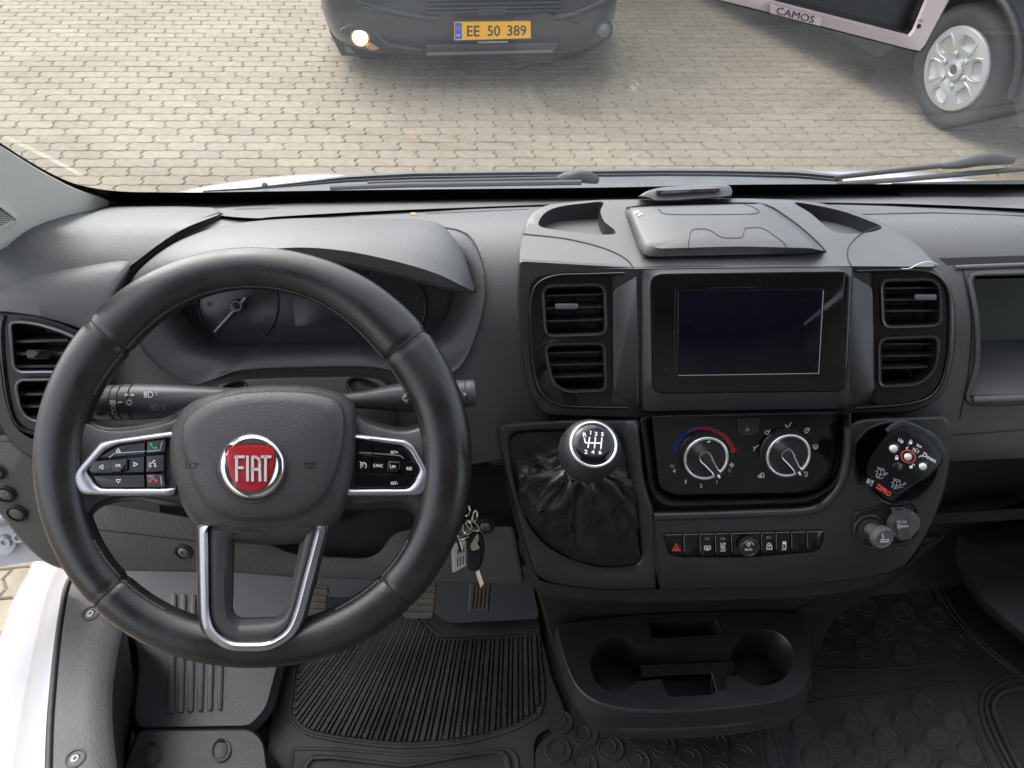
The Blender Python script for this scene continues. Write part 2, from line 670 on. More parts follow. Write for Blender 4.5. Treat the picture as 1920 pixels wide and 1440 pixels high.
def paver_material():
    m = bpy.data.materials.new('concrete_paver')
    m.use_nodes = True
    nt = m.node_tree
    b = nt.nodes['Principled BSDF']
    geo = nt.nodes.new('ShaderNodeNewGeometry')
    oi = nt.nodes.new('ShaderNodeObjectInfo')
    ad = nt.nodes.new('ShaderNodeMath'); ad.operation = 'ADD'
    nt.links.new(geo.outputs['Random Per Island'], ad.inputs[0]); nt.links.new(oi.outputs['Random'], ad.inputs[1])
    fr = nt.nodes.new('ShaderNodeMath'); fr.operation = 'FRACT'
    nt.links.new(ad.outputs[0], fr.inputs[0])
    r1 = nt.nodes.new('ShaderNodeValToRGB')
    r1.color_ramp.elements[0].color = (.222, .190, .138, 1)
    r1.color_ramp.elements[1].color = (.258, .224, .166, 1)
    e = r1.color_ramp.elements.new(.5); e.color = (.240, .207, .152, 1)
    nt.links.new(fr.outputs[0], r1.inputs[0])
    n1 = nt.nodes.new('ShaderNodeTexNoise'); n1.inputs['Scale'].default_value = 22; n1.inputs['Detail'].default_value = 6
    n2 = nt.nodes.new('ShaderNodeTexNoise'); n2.inputs['Scale'].default_value = 1.3; n2.inputs['Detail'].default_value = 4
    n3 = nt.nodes.new('ShaderNodeTexVoronoi'); n3.inputs['Scale'].default_value = 55
    for n in (n1, n2, n3): nt.links.new(geo.outputs['Position'], n.inputs['Vector'])
    def mul(a, src, lo, hi, f0=.3, f1=.7):
        mr = nt.nodes.new('ShaderNodeMapRange')
        mr.inputs[1].default_value, mr.inputs[2].default_value, mr.inputs[3].default_value, mr.inputs[4].default_value = f0, f1, lo, hi
        nt.links.new(src, mr.inputs[0])
        mx = nt.nodes.new('ShaderNodeMix'); mx.data_type = 'RGBA'; mx.blend_type = 'MULTIPLY'; mx.inputs[0].default_value = 1
        nt.links.new(a, mx.inputs[6]); nt.links.new(mr.outputs[0], mx.inputs[7])
        return mx.outputs[2]
    c = mul(r1.outputs[0], n1.outputs[0], .84, 1.14)
    c = mul(c, n2.outputs[0], .88, 1.08)
    c = mul(c, n3.outputs['Distance'], 1.55, 1.0, .0, .17)
    nt.links.new(c, b.inputs['Base Color'])
    b.inputs['Roughness'].default_value = .85
    bp = nt.nodes.new('ShaderNodeBump'); bp.inputs['Strength'].default_value = .25; bp.inputs['Distance'].default_value = .004
    nt.links.new(n1.outputs[0], bp.inputs['Height']); nt.links.new(bp.outputs[0], b.inputs['Normal'])
    return m
M['paver'] = paver_material()
M['joint'] = material('joint_sand', (.155, .131, .096), .95, mott=(30, .3, .0))
# ------------------------------------------------------------------ the planes the cab is built on (all real distances)
def plane_n(u, v, d, n): return Plane(P(u, v, d), Vector(n))
SCR = plane_n(1408, 620, .82, (0, -.903, .43))            # screen, centre vents, heater panel
_q = ray(1300, 1040); _q = CAM + _q * (.538 / _q.y)
LOW = Plane(_q, Vector((0, -.94, .34)))                   # switch row, gaiter surround
CLU = plane_n(590, 580, .885, (0, -.90, .43))
KNEE = plane_n(500, 1000, .90, (0, -.97, .24))
WHL = plane_n(475, 865, .715, (0, -.755, .655))
VTL = plane_n(80, 690, .805, (.10, -.90, .42))
DASH = Profile([(1.02, -.505), (.90, -.468), (.837, -.445), (.774, -.430), (.725, -.444), (.688, -.485), (.664, -.545), (.643, -.605), (.63, -.66), (.66, -.71)])
CAPP = Plane(P(1400, 501, .802), Vector((0, -.012, .101)))
FLOOR_Z = -1.25
FLO = zplane(FLOOR_Z)
_g = ray(960, 360); _g0 = CAM + _g * 1.0
GLS = Plane(_g0, Vector((0, -.66, -.75)))                 # windscreen, leaning back over the dash

# ------------------------------------------------------------------ paved yard
def paver_outline(L, H, g):
    top, bot = [], []
    e = [(0, .0), (.16, .006), (.34, .0125), (.66, -.0125), (.84, -.006), (1, 0)]
    wv = lambda s: .0045 * math.sin(s * 4 * math.pi)
    o = []
    for i in range(6): o.append((L * i / 6 + 0, wv(i / 6)))
    for t, x in e[:-1]: o.append((L + x, H * t))
    for i in range(6, 0, -1): o.append((L * i / 6, H + wv(i / 6)))
    for t, x in e[:0:-1]: o.append((x, H * t))
    return inset(o, g)
PL, PH = .2225, .108
po = paver_outline(PL, PH, 0.0023)
pi_ = inset(po, .0045)
random.seed(3)
def paver_geo(dx=0, dy=0, dz=0, tx=0, ty=0, rot=0):
    V = []
    for ringp, z in ((po, -.03), (po, -.004), (pi_, 0)):
        for x, y in ringp:
            x2, y2 = x - PL / 2, y - PH / 2
            V.append(Vector((x2, y2, z + tx * x2 + ty * y2)))
    n = len(po)
    Fc = [(k * n + i, k * n + (i + 1) % n, (k + 1) * n + (i + 1) % n, (k + 1) * n + i) for k in range(2) for i in range(n)]
    Fc.append(tuple(range(2 * n, 3 * n)))
    return V, Fc
PROT = math.radians(-.9)
ground = box('ground', (-300, -300, -.5), (300, 300, -.034), M['joint'])
ground['kind'] = 'structure'
yard = box('pavement', (-14, -6, -.032), (14, 16, -.0065), M['joint'])
yard['kind'] = 'structure'
yard['label'] = 'beige interlocking zigzag concrete paving of the yard'
spots = []
def seen(x, y):
    d = Vector((x, y, 0)) - CAM
    z = d.dot(FW)
    if z < .3: return None
    return 960 + F * d.dot(RT) / z, 720 - F * d.dot(UP) / z, z
cR, sR = math.cos(PROT), math.sin(PROT)
for j in range(-25, 100):
    for i in range(-40, 41):
        x0, y0 = i * PL + (PL / 2 if j % 2 else 0) + .03, 1.0 + j * PH
        x, y = x0 * cR - y0 * sR, x0 * sR + y0 * cR
        q = seen(x, y)
        if q is None: continue
        u, v, z = q
        front = -80 < u < 2000 and -60 < v < 372
        side = -420 < u < 190 and 980 < v < 1500 and x < -.8
        if front or side:
            vis = front and not (690 < u < 1080 and v < 95) and v < 352 and 0 < u < 1920
            vis = vis or (side and u < 75 and 1040 < v < 1220)
            spots.append((not vis, z, x, y))
        elif (-900 < u < 2900 and -300 < v < 372) or (-900 < u < 190 and 372 <= v < 1500 and x < -.8): spots.append((True, z + 50, x, y))
spots.sort()
V0, F0 = paver_geo()
pm = bpy.data.meshes.new('paver'); pm.from_pydata([tuple(v) for v in V0], [], F0); pm.materials.append(M['paver'])
for k, (_, z, x, y) in enumerate(spots[:300]):
    o = bpy.data.objects.new('paver', pm)
    COL.objects.link(o)
    o.parent = yard
    o.location = (x, y, random.uniform(-.0015, .0015))
    o.rotation_euler = (random.gauss(0, .006), random.gauss(0, .006), PROT + random.gauss(0, .008))
V, Fc = [], []
for _, z, x, y in spots[300:]:
    a = PROT + random.gauss(0, .008)
    ca, sa = math.cos(a), math.sin(a)
    tx, ty, dz = random.gauss(0, .006), random.gauss(0, .006), random.uniform(-.0015, .0015)
    k = len(V)
    for v in V0: V.append((x + v.x * ca - v.y * sa, y + v.x * sa + v.y * ca, v.z + dz + tx * v.x + ty * v.y))
    Fc += [tuple(i + k for i in f) for f in F0]
rest = mk('pavers', V, Fc, M['paver'], None, smooth=False)
rest.parent = yard
rest['kind'] = 'stuff'

# ------------------------------------------------------------------ the van we sit in
XL, XR = -.80, 1.22
van = thing('white_van', 'white van whose cab we look out of, with bonnet, wipers and open driver side sill', 'van', (.2, .4, 0))
Z = lambda z: CAM.z + z
# windscreen and its black band
gl_out = [(-420, -900), (2600, -900), (2600, 356), (1920, 366), (1200, 376), (620, 384), (205, 392), (100, 372), (0, 318), (-150, 235), (-420, 60)]
wind = sheet('windscreen', gl_out, [], GLS, M['glass'], van)
fr_in = [(2600, 336), (2200, 341), (1920, 345), (1700, 345), (1400, 346), (1130, 351.5), (700, 356), (420, 360), (300, 360.5), (215, 358), (150, 347), (110, 332), (70, 311), (35, 290), (0, 267), (-120, 190), (-300, 60)]
fr_out = [(2600, 380), (2200, 388), (1920, 392), (1200, 402), (620, 408), (200, 430), (100, 440), (0, 460), (-110, 420), (-420, 210)]
V = [GLS.at(u, v, .003) for u, v in cr(fr_in, 4, False)] + [GLS.at(u, v, .003) for u, v in cr(fr_out[:1], 1, False)]
a, b = cr(fr_in, 6, False), None
import bisect
def poly_at(pl, t):
    k = t * (len(pl) - 1)
    i = min(int(k), len(pl) - 2)
    f = k - i
    return tuple(p * (1 - f) + q * f for p, q in zip(pl[i], pl[i + 1]))
b = cr(fr_out, 6, False)
n = 80
ra = [GLS.at(*poly_at(a, i / n), .003) for i in range(n + 1)]
rb = [GLS.at(*poly_at(b, i / n), .003) for i in range(n + 1)]
loft('frit_band', [ra, rb], M['frit'], wind)
# scuttle / wiper cowl below the glass, bonnet in front of it
def zat(u, v, z): return zplane(z).at(u, v)
def interp(x, t):
    for (a, b), (c, d) in zip(t, t[1:]):
        if x <= c: return b + (d - b) * (x - a) / (c - a)
    return t[-1][1]
rows = []
for v_off, z in ((0, -.545), (4, -.532), (5, -.543), (9, -.541), (10.5, -.530), (12, -.538), (22, -.520), (30, -.512), (44, -.505)):
    row = []
    for u in range(380, 1581, 30):
        base = interp(u, [(380, 357), (470, 351), (560, 340), (649, 328.5), (773, 321.5), (1240, 315.5), (1350, 316), (1500, 319.5), (1580, 328)])
        row.append(zat(u, base + v_off * max(.12, min(1, (364 - base) / 40)), z))
    rows.append(row)
cowl = loft('wiper_cowl', rows, M['cowl'], van)
bon = [(320, 372), (345, 357), (430, 341), (520, 330), (600, 325), (700, 325), (900, 322), (1300, 318.5), (1540, 317), (1640, 317.5), (1720, 321), (1800, 331), (1880, 345), (1940, 362), (1700, 372), (1200, 372), (700, 376)]
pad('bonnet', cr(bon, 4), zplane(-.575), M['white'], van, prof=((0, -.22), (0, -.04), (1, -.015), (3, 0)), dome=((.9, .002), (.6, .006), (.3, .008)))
for u0, v0 in ((497, 349),):
    lathe('cowl_clip', zat(u0, v0, -.515), Vector((0, -.5, .8)), [(.0042, 0), (.0042, .003), (.003, .005)], M['wiper'], cowl, 16)
# wipers just above the glass, outside
OUT = Plane(GLS.p - GLS.n * .022, GLS.n)
def wiper(arm, blade, head):
    wp = tube('wiper', px(OUT, arm), .0034, M['wiper'], van, 8)
    tube('wiper_blade', px(Plane(GLS.p - GLS.n * .008, GLS.n), blade), .0042, M['wiper'], wp, 8, flat=.7)
    h = px(OUT, head)
    tube('wiper_joint', h, [.004, .0075, .0085, .008, .005], M['wiper'], wp, 8)
    return wp
wiper([(690, 344), (800, 341), (950, 338), (1080, 335)], [(620, 352), (760, 347), (900, 345), (1090, 342)], [(1040, 340), (1060, 334), (1085, 331), (1105, 333), (1118, 338)])
wiper([(1565, 333), (1660, 322), (1760, 311), (1900, 302)], [(1570, 345), (1700, 336), (1820, 325), (1960, 313)], [(1765, 311), (1800, 306), (1830, 300), (1860, 298), (1898, 300)])

# shell: roof, rear wall, passenger side with its window, floor
box('roof_lining', (XL - .05, -.95, Z(.42)), (XR + .05, .0, Z(.46)), M['liner'], van)
box('bulkhead', (XL - .05, -1.02, 0.5), (XR + .05, -.95, Z(.46)), M['bulk'], van)
pd = box('passenger_door', (XR, -.95, .60), (XR + .05, 1.05, Z(-.42)), M['bulk'], van)
box('door_pillar', (XR, -.95, Z(-.42)), (XR + .05, -.55, Z(.30)), M['liner'], van)
V = [Vector((XR + .02, -.55, Z(-.42))), Vector((XR + .02, 1.0, Z(-.42))), Vector((XR + .02, .40, Z(.30))), Vector((XR + .02, -.55, Z(.30)))]
mk('window', V, [(0, 1, 2, 3)], M['sideglass'], pd)
box('rear_pillar', (XL - .05, -.95, .5), (XL, -.70, Z(.30)), M['bulk'], van)
V = [Vector((XR, 1.0, Z(-.42))), Vector((XR + .06, 1.08, Z(-.42))), Vector((XR + .02, .44, Z(.32))), Vector((XR - .03, .38, Z(.32)))]
mk('right_pillar', V, [(0, 1, 2, 3)], M['pillar'], van)
# front wing outside the driver's door
wv_ = [(1.09, -.60), (1.45, -.80), (1.85, -1.02), (1.95, -1.20), (1.95, -1.55), (1.09, -1.55)]
V = [Vector((x_, y_, Z(z_))) for x_ in (-.90, -.80) for y_, z_ in wv_]
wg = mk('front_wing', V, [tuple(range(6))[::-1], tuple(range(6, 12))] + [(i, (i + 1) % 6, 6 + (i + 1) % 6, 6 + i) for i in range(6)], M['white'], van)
wb = wg.modifiers.new('bevel', 'BEVEL'); wb.width = .03; wb.segments = 4
# left windscreen pillar trim with its speaker grille
pA, pB, pC = GLS.at(200, 376, .007), GLS.at(0, 275, .007), DASH.at(0, 478, .0)
PIL = plane3(pA, pB, pC)
pil = sheet('pillar_trim', rp([(-330, 95), (-120, 205), (0, 273), (70, 318), (140, 355), (190, 370), (208, 380), (190, 394), (72, 440), (0, 474), (-70, 470), (-420, 270)], [0, 30, 40, 40, 30, 10, 8, 30, 40, 20, 40, 0], 5), [], PIL, M['pillar'], van, edge=[(.5, -.001), (.5, -.0045)])
gr = pad('speaker_grille', rp([(-60, 350), (0, 384), (34, 410), (30, 417), (-10, 436), (-60, 455)], [0, 10, 8, 8, 10, 0]), PIL, M['vent'], pil, prof=((0, -.002), (0, .003), (3, .003), (5, .0005)))
gr.data.materials[0] = M['pillar']
dots = []
for j in range(14):
    for i in range(16):
        u, v = -30 + i * 4.3 + (2.1 if j % 2 else 0), 383 + j * 3.8
        if inside((u, v), inset([(-60, 350), (0, 384), (34, 412), (-10, 436), (-60, 455)], 6)): dots.append(ell(u, v, 1.3, 1.2, 6))
polys('grille_holes', dots, PIL, .0008, M['dark'], gr)['kind'] = 'stuff'

# floor of the cab and the front bulkhead
floor = box('cab_floor', (XL + .12, -1.0, Z(FLOOR_Z) - .06), (XR, 1.0, Z(FLOOR_Z) - .004), M['rubber'])
floor['kind'] = 'structure'
# ribbed rubber toe board behind the pedals
tb = []
for t in range(14):
    k = t / 13
    y = .86 + .22 * k ** 1.0
    z = FLOOR_Z + .0 + .55 * k ** 1.5
    tb.append([Vector((x * .05, y + .02 * math.sin(x * .35), Z(z))) for x in range(-14, 25)])
toe = loft('toe_board', tb, M['rubber'], None)
toe['kind'] = 'structure'
adopt(toe, None)
# passenger side wheel arch
pad('wheel_arch', cr([(1795, 1020), (1806, 1075), (1836, 1128), (1895, 1180), (1960, 1225), (2200, 1330), (2300, 960), (1850, 985)], 5), zplane(-1.14), M['rubber'], van, prof=((-6, -.11), (-3, -.05), (0, -.015), (10, 0)), dome=((.7, .012), (.3, .02)))

# door side: sill trim, white body flange, hinge
SIL = zplane(-1.03)
tr_l = [(150, 1060), (131, 1092), (122, 1130), (112, 1200), (104, 1280), (98, 1360), (95, 1460), (92, 1560)]
tr_r = [(205, 1060), (222, 1130), (224, 1180), (216, 1220), (206, 1290), (206, 1360), (212, 1420), (216, 1460), (222, 1560)]
a, b = cr(tr_l, 8, False), cr(tr_r, 8, False)
n = 60
L0 = [SIL.at(*poly_at(a, i / n)) for i in range(n + 1)]
R0 = [SIL.at(*poly_at(b, i / n)) for i in range(n + 1)]
def shift(c, dx=0, dz=0, dy=0): return [p + Vector((dx, dy, dz)) for p in c]
def mix(c, d, k): return [p * (1 - k) + q * k for p, q in zip(c, d)]
sil = loft('sill_trim', [shift(L0, .0, -.03), shift(L0, 0, -.004), mix(L0, R0, .04), mix(L0, R0, .5), mix(L0, R0, .93), shift(R0, .002, -.006), shift(R0, .001, -.02), shift(R0, -.04, -.22)], M['sill'], van)
tube('sill_seal', shift(L0, -.004, -.006), .006, M['dark'], sil, 8)
for u, v in ((170, 1150), (141, 1422)):
    c = SIL.at(u, v)
    lathe('screw_cup', c, Vector((0, 0, 1)), [(.013, -.001), (.013, .0012), (.0105, .0014), (.009, -.004), (.001, -.004)], M['dark'], sil, 24)
    lathe('screw', c, Vector((0, 0, 1)), [(.0062, -.006), (.0062, 0), (.0045, .001), (.0028, .001), (.0024, -.002), (.0001, -.002)], M['screw'], sil, 18)
ob = [(66, 1050), (60, 1066), (45, 1092), (28, 1125), (3, 1200), (-20, 1270), (-45, 1350), (-70, 1440), (-90, 1560)]
ob = cr(ob, 8, False)
B0 = [zplane(-1.15).at(*poly_at(ob, i / n)) for i in range(n + 1)]
L1 = shift(L0, -.004, -.014)
fl = [shift(L0, -.002, -.026), L1, shift(mix(L1, B0, .12), 0, .002), shift(mix(L1, B0, .4), 0, .004), shift(mix(L1, B0, .42), 0, -.002), shift(mix(L1, B0, .46), 0, -.004), shift(mix(L1, B0, .8), 0, .002), B0, shift(B0, -.012, -.012), shift(B0, -.018, -.035), shift(B0, -.02, -.5)]
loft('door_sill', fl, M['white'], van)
# hinge pillar with hinge, seen under the corner of the dash
HNG = plane_n(30, 1000, 1.12, (.1, -.92, .35))
hp = pad('hinge_pillar', cr([(-160, 860), (-20, 890), (30, 940), (70, 1010), (110, 1052), (70, 1052), (30, 1058), (-30, 1068), (-160, 1080)], 5), HNG, M['whitem'], van, prof=((0, -.06), (0, -.004), (3, 0)))
pad('hinge_plate', cr([(-60, 950), (0, 960), (22, 985), (32, 1010), (28, 1030), (12, 1042), (-8, 1040), (-30, 1048), (-70, 1040)], 5), HNG, M['whitem'], hp, prof=((0, -.002), (0, .010), (2, .013)))
tube('hinge_arm', [HNG.at(-70, 950, .02), HNG.at(-20, 975, .022), HNG.at(12, 972, .02), HNG.at(30, 955, .01)], [.014, .014, .011, .009], M['whitem'], hp, 12)
for u, v, r in ((13, 1011, .0075), (38, 1003, .007)):
    lathe('hinge_bolt', HNG.at(u, v, .010), HNG.n, [(r * 1.35, 0), (r * 1.35, .003), (r, .003), (r, .010), (r * .55, .010), (r * .5, .006), (.0001, .006)], M['whitem'], hp, 20)
HNG2 = plane_n(30, 1000, 1.14, (.0, -.9, .4))

# grey step plate beside the mat
STP = zplane(-1.20)
st_o = rp([(205, 1040), (560, 1040), (540, 1180), (515, 1270), (500, 1330), (468, 1362), (262, 1366), (250, 1340), (262, 1240)], [10, 10, 20, 40, 30, 12, 8, 10, 30])
stp = sheet('step_plate', st_o, [], STP, M['step'], van, edge=[(-2, .0), (4, -.006), (14, -.03)])
for i in range(6):
    x = 318 + i * 18.2
    top, bot = 1112 + i * .5, 1338 - i * 1.2
    pad('step_rib', rp([(x + 3, top), (x + 14, top), (x + 9.5 - i * .4, bot), (x - 7 + i * .9, bot)], 6), STP, M['step'], stp, prof=((0, -.001), (1.5, .0035), (4.5, .0045)))
# seat base cover with two oval plugs at the bottom edge
SBP = zplane(-1.165)
sb = sheet('seat_base_cover', rp([(235, 1440), (262, 1372), (470, 1370), (492, 1390), (500, 1450), (496, 1580), (200, 1580)], [6, 12, 22, 14, 8, 4, 4]), [], SBP, M['sill'], van, edge=[(1.5, -.003), (2.5, -.012), (4, -.06)])
for cx, cy in ((284, 1412), (414, 1406)):
    frame('oval_plug', ell(cx, cy, 19, 23, 40, 12), ell(cx, cy, 14, 18, 40, 12), SBP, [(0, .0), (.15, .003), (.6, .003), (1, -.004)], M['sill'], sb)
    pad('plug_cap', ell(cx, cy, 14.3, 18.3, 36, 12), SBP, M['sill'], sb, prof=((0, -.004), (1, .0004), (4, .0015)))
    pad('plug_slot', rect(cx - 5, cy - 21, cx + 6, cy - 16), SBP, M['void'], sb, prof=((0, .0), (0, .0035), (.5, .004)))

# ------------------------------------------------------------------ rubber mats
matd = thing('floor_mat', 'black ribbed rubber floor mat below the steering wheel', 'floor mat', FLO.at(780, 1300))
mo = rp([(540, 1100), (1000, 1100), (1010, 1170), (1030, 1260), (1058, 1330), (1052, 1350), (1008, 1378), (1000, 1395), (1003, 1560), (470, 1560), (500, 1420), (520, 1260), (535, 1180)], [10, 10, 10, 20, 20, 12, 20, 12, 5, 5, 20, 20, 20])
mb = sheet('mat_base', mo, [], FLO, M['rubber'], matd, step=0, lift=.006, edge=[(1.5, .004), (2, -.004)])
G = cr([(560, 1255), (553, 1300), (549, 1340), (556, 1354), (577, 1370), (620, 1380), (673, 1388), (760, 1395), (863, 1387), (943, 1368), (1000, 1341), (1010, 1325), (1013, 1293), (1008, 1240), (1004, 1196), (997, 1191), (900, 1195), (830, 1197), (806, 1184), (790, 1165), (770, 1150), (640, 1150), (590, 1180)], 5)
frame('mat_groove_border', inset(G, -9), G, FLO, [(0, .006), (.15, .0085), (.6, .0085), (1, .004)], M['rubber'], matd, N=160, c=(780, 1270))
def clip_line(p0, p1, poly):
    q = []
    for i in range(400):
        t = i / 399
        a = (p0[0] + (p1[0] - p0[0]) * t, p0[1] + (p1[1] - p0[1]) * t)
        if inside(a, poly): q.append(a)
    return (q[0], q[-1]) if len(q) > 4 else None
nr = 42
rid = 0
for i in range(-14, nr + 3):
    k = i / (nr - 1)
    u0 = 560 + 450 * k
    vpx, vpy = 1053 - 90 * k, 657 - 380 * max(0, k)
    d = Vector((vpx - u0, vpy - 1392)).normalized()
    c = clip_line((u0 - d.x * 30, 1392 - d.y * 30), (u0 + d.x * 330, 1392 + d.y * 330), inset(G, 3))
    if not c: continue
    wd = .0042 if i % 2 else .0024
    a3, b3 = FLO.at(*c[0], .0062), FLO.at(*c[1], .0062)
    e = (b3 - a3); s = Vector((e.y, -e.x, 0)).normalized()
    h = Vector((0, 0, .0045))
    V = [a3 - s * wd, a3 + s * wd, b3 + s * wd, b3 - s * wd, a3 - s * wd * .7 + h, a3 + s * wd * .7 + h, b3 + s * wd * .7 + h, b3 - s * wd * .7 + h]
    mk('rib', V, [(4, 5, 6, 7), (0, 1, 5, 4), (1, 2, 6, 5), (2, 3, 7, 6), (3, 0, 4, 7)], M['ribrub'], matd, smooth=False)
pad('mat_panel', rp([(545, 1400), (640, 1402), (760, 1413), (900, 1405), (955, 1400), (972, 1415), (980, 1500), (540, 1500)], 14), FLO, M['rubber'], matd, prof=((0, .006), (1.5, .0085), (5, .0085), (7, .007)))
frame('mat_moulding', rp([(568, 1425), (590, 1412), (760, 1432), (930, 1402), (955, 1408), (968, 1500), (560, 1500)], 14), rp([(580, 1430), (596, 1422), (760, 1441), (925, 1412), (946, 1418), (955, 1500), (572, 1500)], 12), FLO, [(0, .007), (.25, .0115), (.7, .0115), (1, .007)], M['rubber'], matd, c=(760, 1470))
V, Fc = [], []
random.seed(11)
for i in range(330):
    u, v = random.uniform(560, 1010), random.gauss(1310, 60)
    if not inside((u, v), G): continue
    q = FLO.at(u, v, .0108 if random.random() < .6 else .007)
    s = random.choice((.0005, .0006, .0008, .0011))
    k = len(V)
    a = random.uniform(0, 3)
    V += [q + Vector((s * math.cos(a + t), s * math.sin(a + t), .0002 * (1 if t else 0))) for t in (0, 1.7, 3.3, 4.8)]
    V.append(q + Vector((0, 0, s)))
    Fc += [(k, k + 1, k + 4), (k + 1, k + 2, k + 4), (k + 2, k + 3, k + 4), (k + 3, k, k + 4)]
cm = mk('crumbs', V, Fc, material('pale_grit', (.42, .38, .33), .8), None, smooth=False)
cm['kind'] = 'stuff'; cm['label'] = 'pale grit scattered over the ribbed driver mat'

matp = thing('floor_mat', 'black rubber passenger mat moulded with off-centre rings, right of the cup holder', 'floor mat', FLO.at(1600, 1340))
po_ = rp([(1010, 1560), (1002, 1410), (1022, 1385), (1062, 1365), (1075, 1330), (1100, 1100), (1840, 1060), (1885, 1180), (1935, 1230), (2060, 1290), (2060, 1560)], [4, 14, 14, 14, 14, 10, 30, 40, 20, 10, 4])
sheet('mat_base', po_, [], FLO, M['rubber'], matp, lift=.004, edge=[(1.5, .002), (2, -.004)])
disc = None
def ringdisc(p, sc=1.0):
    global disc
    if disc is None:
        V, Fc = [], []
        N = 36
        o1, o2 = .0205, .0122
        prof = [(o1, -.001, 0), (o1 - .0004, .0019, 0), (o1 - .0012, .0022, 0), (o1 - .0022, .0006, 0), (o2 + .0014, .0005, 1), (o2 + .0005, .0019, 1), (o2 - .0005, .0021, 1), (o2 - .0015, .0006, 1)]
        for r, z, off in prof:
            for i in range(N):
                a = 2 * math.pi * i / N
                V.append((r * math.cos(a) - .0035 * off, r * math.sin(a) + .003 * off, z))
        for k in range(len(prof) - 1):
            for i in range(N): Fc.append((k * N + i, k * N + (i + 1) % N, (k + 1) * N + (i + 1) % N, (k + 1) * N + i))
        Fc.append(tuple((len(prof) - 1) * N + i for i in range(N)))
        disc = bpy.data.meshes.new('raised_ring')
        disc.from_pydata(V, [], Fc)
        disc.materials.append(M['rubber'])
        disc.shade_smooth(); disc.set_sharp_from_angle(angle=math.radians(22))
    o = bpy.data.objects.new('raised_ring', disc)
    COL.objects.link(o)
    o.location = p
    adopt(o, matp)
def lattice(base, a, b, ok):
    p0 = FLO.at(*base)
    va, vb = FLO.at(base[0] + a[0], base[1] + a[1]) - p0, FLO.at(base[0] + b[0], base[1] + b[1]) - p0
    for i in range(-9, 10):
        for j in range(-9, 12):
            p = p0 + va * i + vb * j + Vector((0, 0, .0045))
            d = p - CAM
            z = d.dot(FW)
            u, v = 960 + F * d.dot(RT) / z, 720 - F * d.dot(UP) / z
            if ok(u, v): ringdisc(p)
reg1 = [(1480, 1560), (1478, 1370), (1500, 1320), (1560, 1306), (1650, 1300), (1760, 1282), (1790, 1275), (1806, 1290), (1815, 1330), (1870, 1460), (1900, 1560)]
lattice((1600, 1360.5), (94, -3), (-36.7, 32), lambda u, v: inside((u, v), inset(reg1, 20)) and v < 1470)
lattice((1046.7, 1411.7), (98, -5), (50, -30), lambda u, v: 1025 < u < 1400 and 1340 < v < 1470)
reg2 = [(1505, 1255), (1520, 1160), (1620, 1070), (1740, 1050), (1770, 1140), (1830, 1215), (1780, 1245), (1640, 1258)]
lattice((1690, 1150), (70, 10), (-34, 34), lambda u, v: inside((u, v), inset(reg2, 12)))
for o1, i1 in ((reg1, inset(reg1, 7)), (reg2, inset(reg2, 6))):
    o1 = rp(o1, 18); i1 = rp(i1, 14)
    R = []
    A, B = polar(o1, cen(o1), 140), polar(i1, cen(o1), 140)
    frame('mat_border', o1, i1, FLO, [(0, .004), (.3, .0075), (.7, .0075), (1, .004)], M['rubber'], matp, N=140, c=cen(o1))
for off in (0, 9):
    tube('mat_edge_bead', px(FLO, cr([(1745 + off, 1060), (1760 + off, 1110), (1800 + off, 1170), (1870 + off, 1235), (1950 + off, 1290)], 6, False), .006), .0025, M['rubber'], matp, 6)
for k, off in enumerate((0, 12, 26)):
    tube('mat_edge_bead', px(FLO, cr([(1935, 1262 + off), (1880 + off * .2, 1272 + off), (1842 + off * .8, 1305 + off * .6), (1846 + off, 1360), (1890 + off, 1450), (1930 + off, 1540)], 6, False), .006), .003 if k < 2 else .005, M['rubber'], matp, 6)
tube('mat_edge_bead', px(FLO, [(1424, 1370), (1428, 1410), (1440, 1470)], .006), .003, M['rubber'], matp, 6)
tube('mat_edge_bead', px(FLO, [(1452, 1365), (1462, 1410), (1480, 1470)], .006), .003, M['rubber'], matp, 6)

# ------------------------------------------------------------------ pedals
def pedal(name, label, quad, pl, nrib, along, r=9):
    t = thing(name, label, 'pedal', pl.at(*cen(quad)))
    o = rp(quad, r)
    pad('pedal_pad', o, pl, M['pedal'], t, prof=((0, -.012), (0, -.002), (2, 0)))
    for i in range(nrib):
        k = (i + .8) / (nrib + .6)
        if along:
            a = [quad[0][j] + (quad[1][j] - quad[0][j]) * k for j in (0, 1)]
            b = [quad[3][j] + (quad[2][j] - quad[3][j]) * k for j in (0, 1)]
        else:
            a = [quad[0][j] + (quad[3][j] - quad[0][j]) * k for j in (0, 1)]
            b = [quad[1][j] + (quad[2][j] - quad[1][j]) * k for j in (0, 1)]
        a2 = [a[j] + (b[j] - a[j]) * .07 for j in (0, 1)]; b2 = [b[j] - (b[j] - a[j]) * .07 for j in (0, 1)]
        strokes('tread_rib', [[a2, b2]], 4.2, pl, .0, M['pedal'], t, th=.003)
    return t
PD1 = plane_n(790, 1120, 1.20, (0, -.75, .66))
PD2 = plane_n(600, 1130, 1.20, (0, -.75, .66))
PD3 = plane_n(900, 1110, 1.27, (0, -.72, .69))
b = pedal('brake_pedal', 'worn brown-grey brake pedal, middle one beside the wheel rim', [(735, 1075), (822, 1080), (812, 1160), (758, 1160)], PD1, 6, False)
tube('pedal_arm', [PD1.at(780, 1090, -.006), PD1.at(790, 1000, -.03), P(800, 900, 1.08)], .011, M['dark'], b, 8)
b = pedal('clutch_pedal', 'worn brown-grey clutch pedal half hidden by the wheel spoke', [(548, 1085), (618, 1100), (606, 1180), (548, 1185)], PD2, 6, False)
tube('pedal_arm', [PD2.at(580, 1100, -.006), PD2.at(590, 1000, -.03), P(600, 900, 1.08)], .011, M['dark'], b, 8)
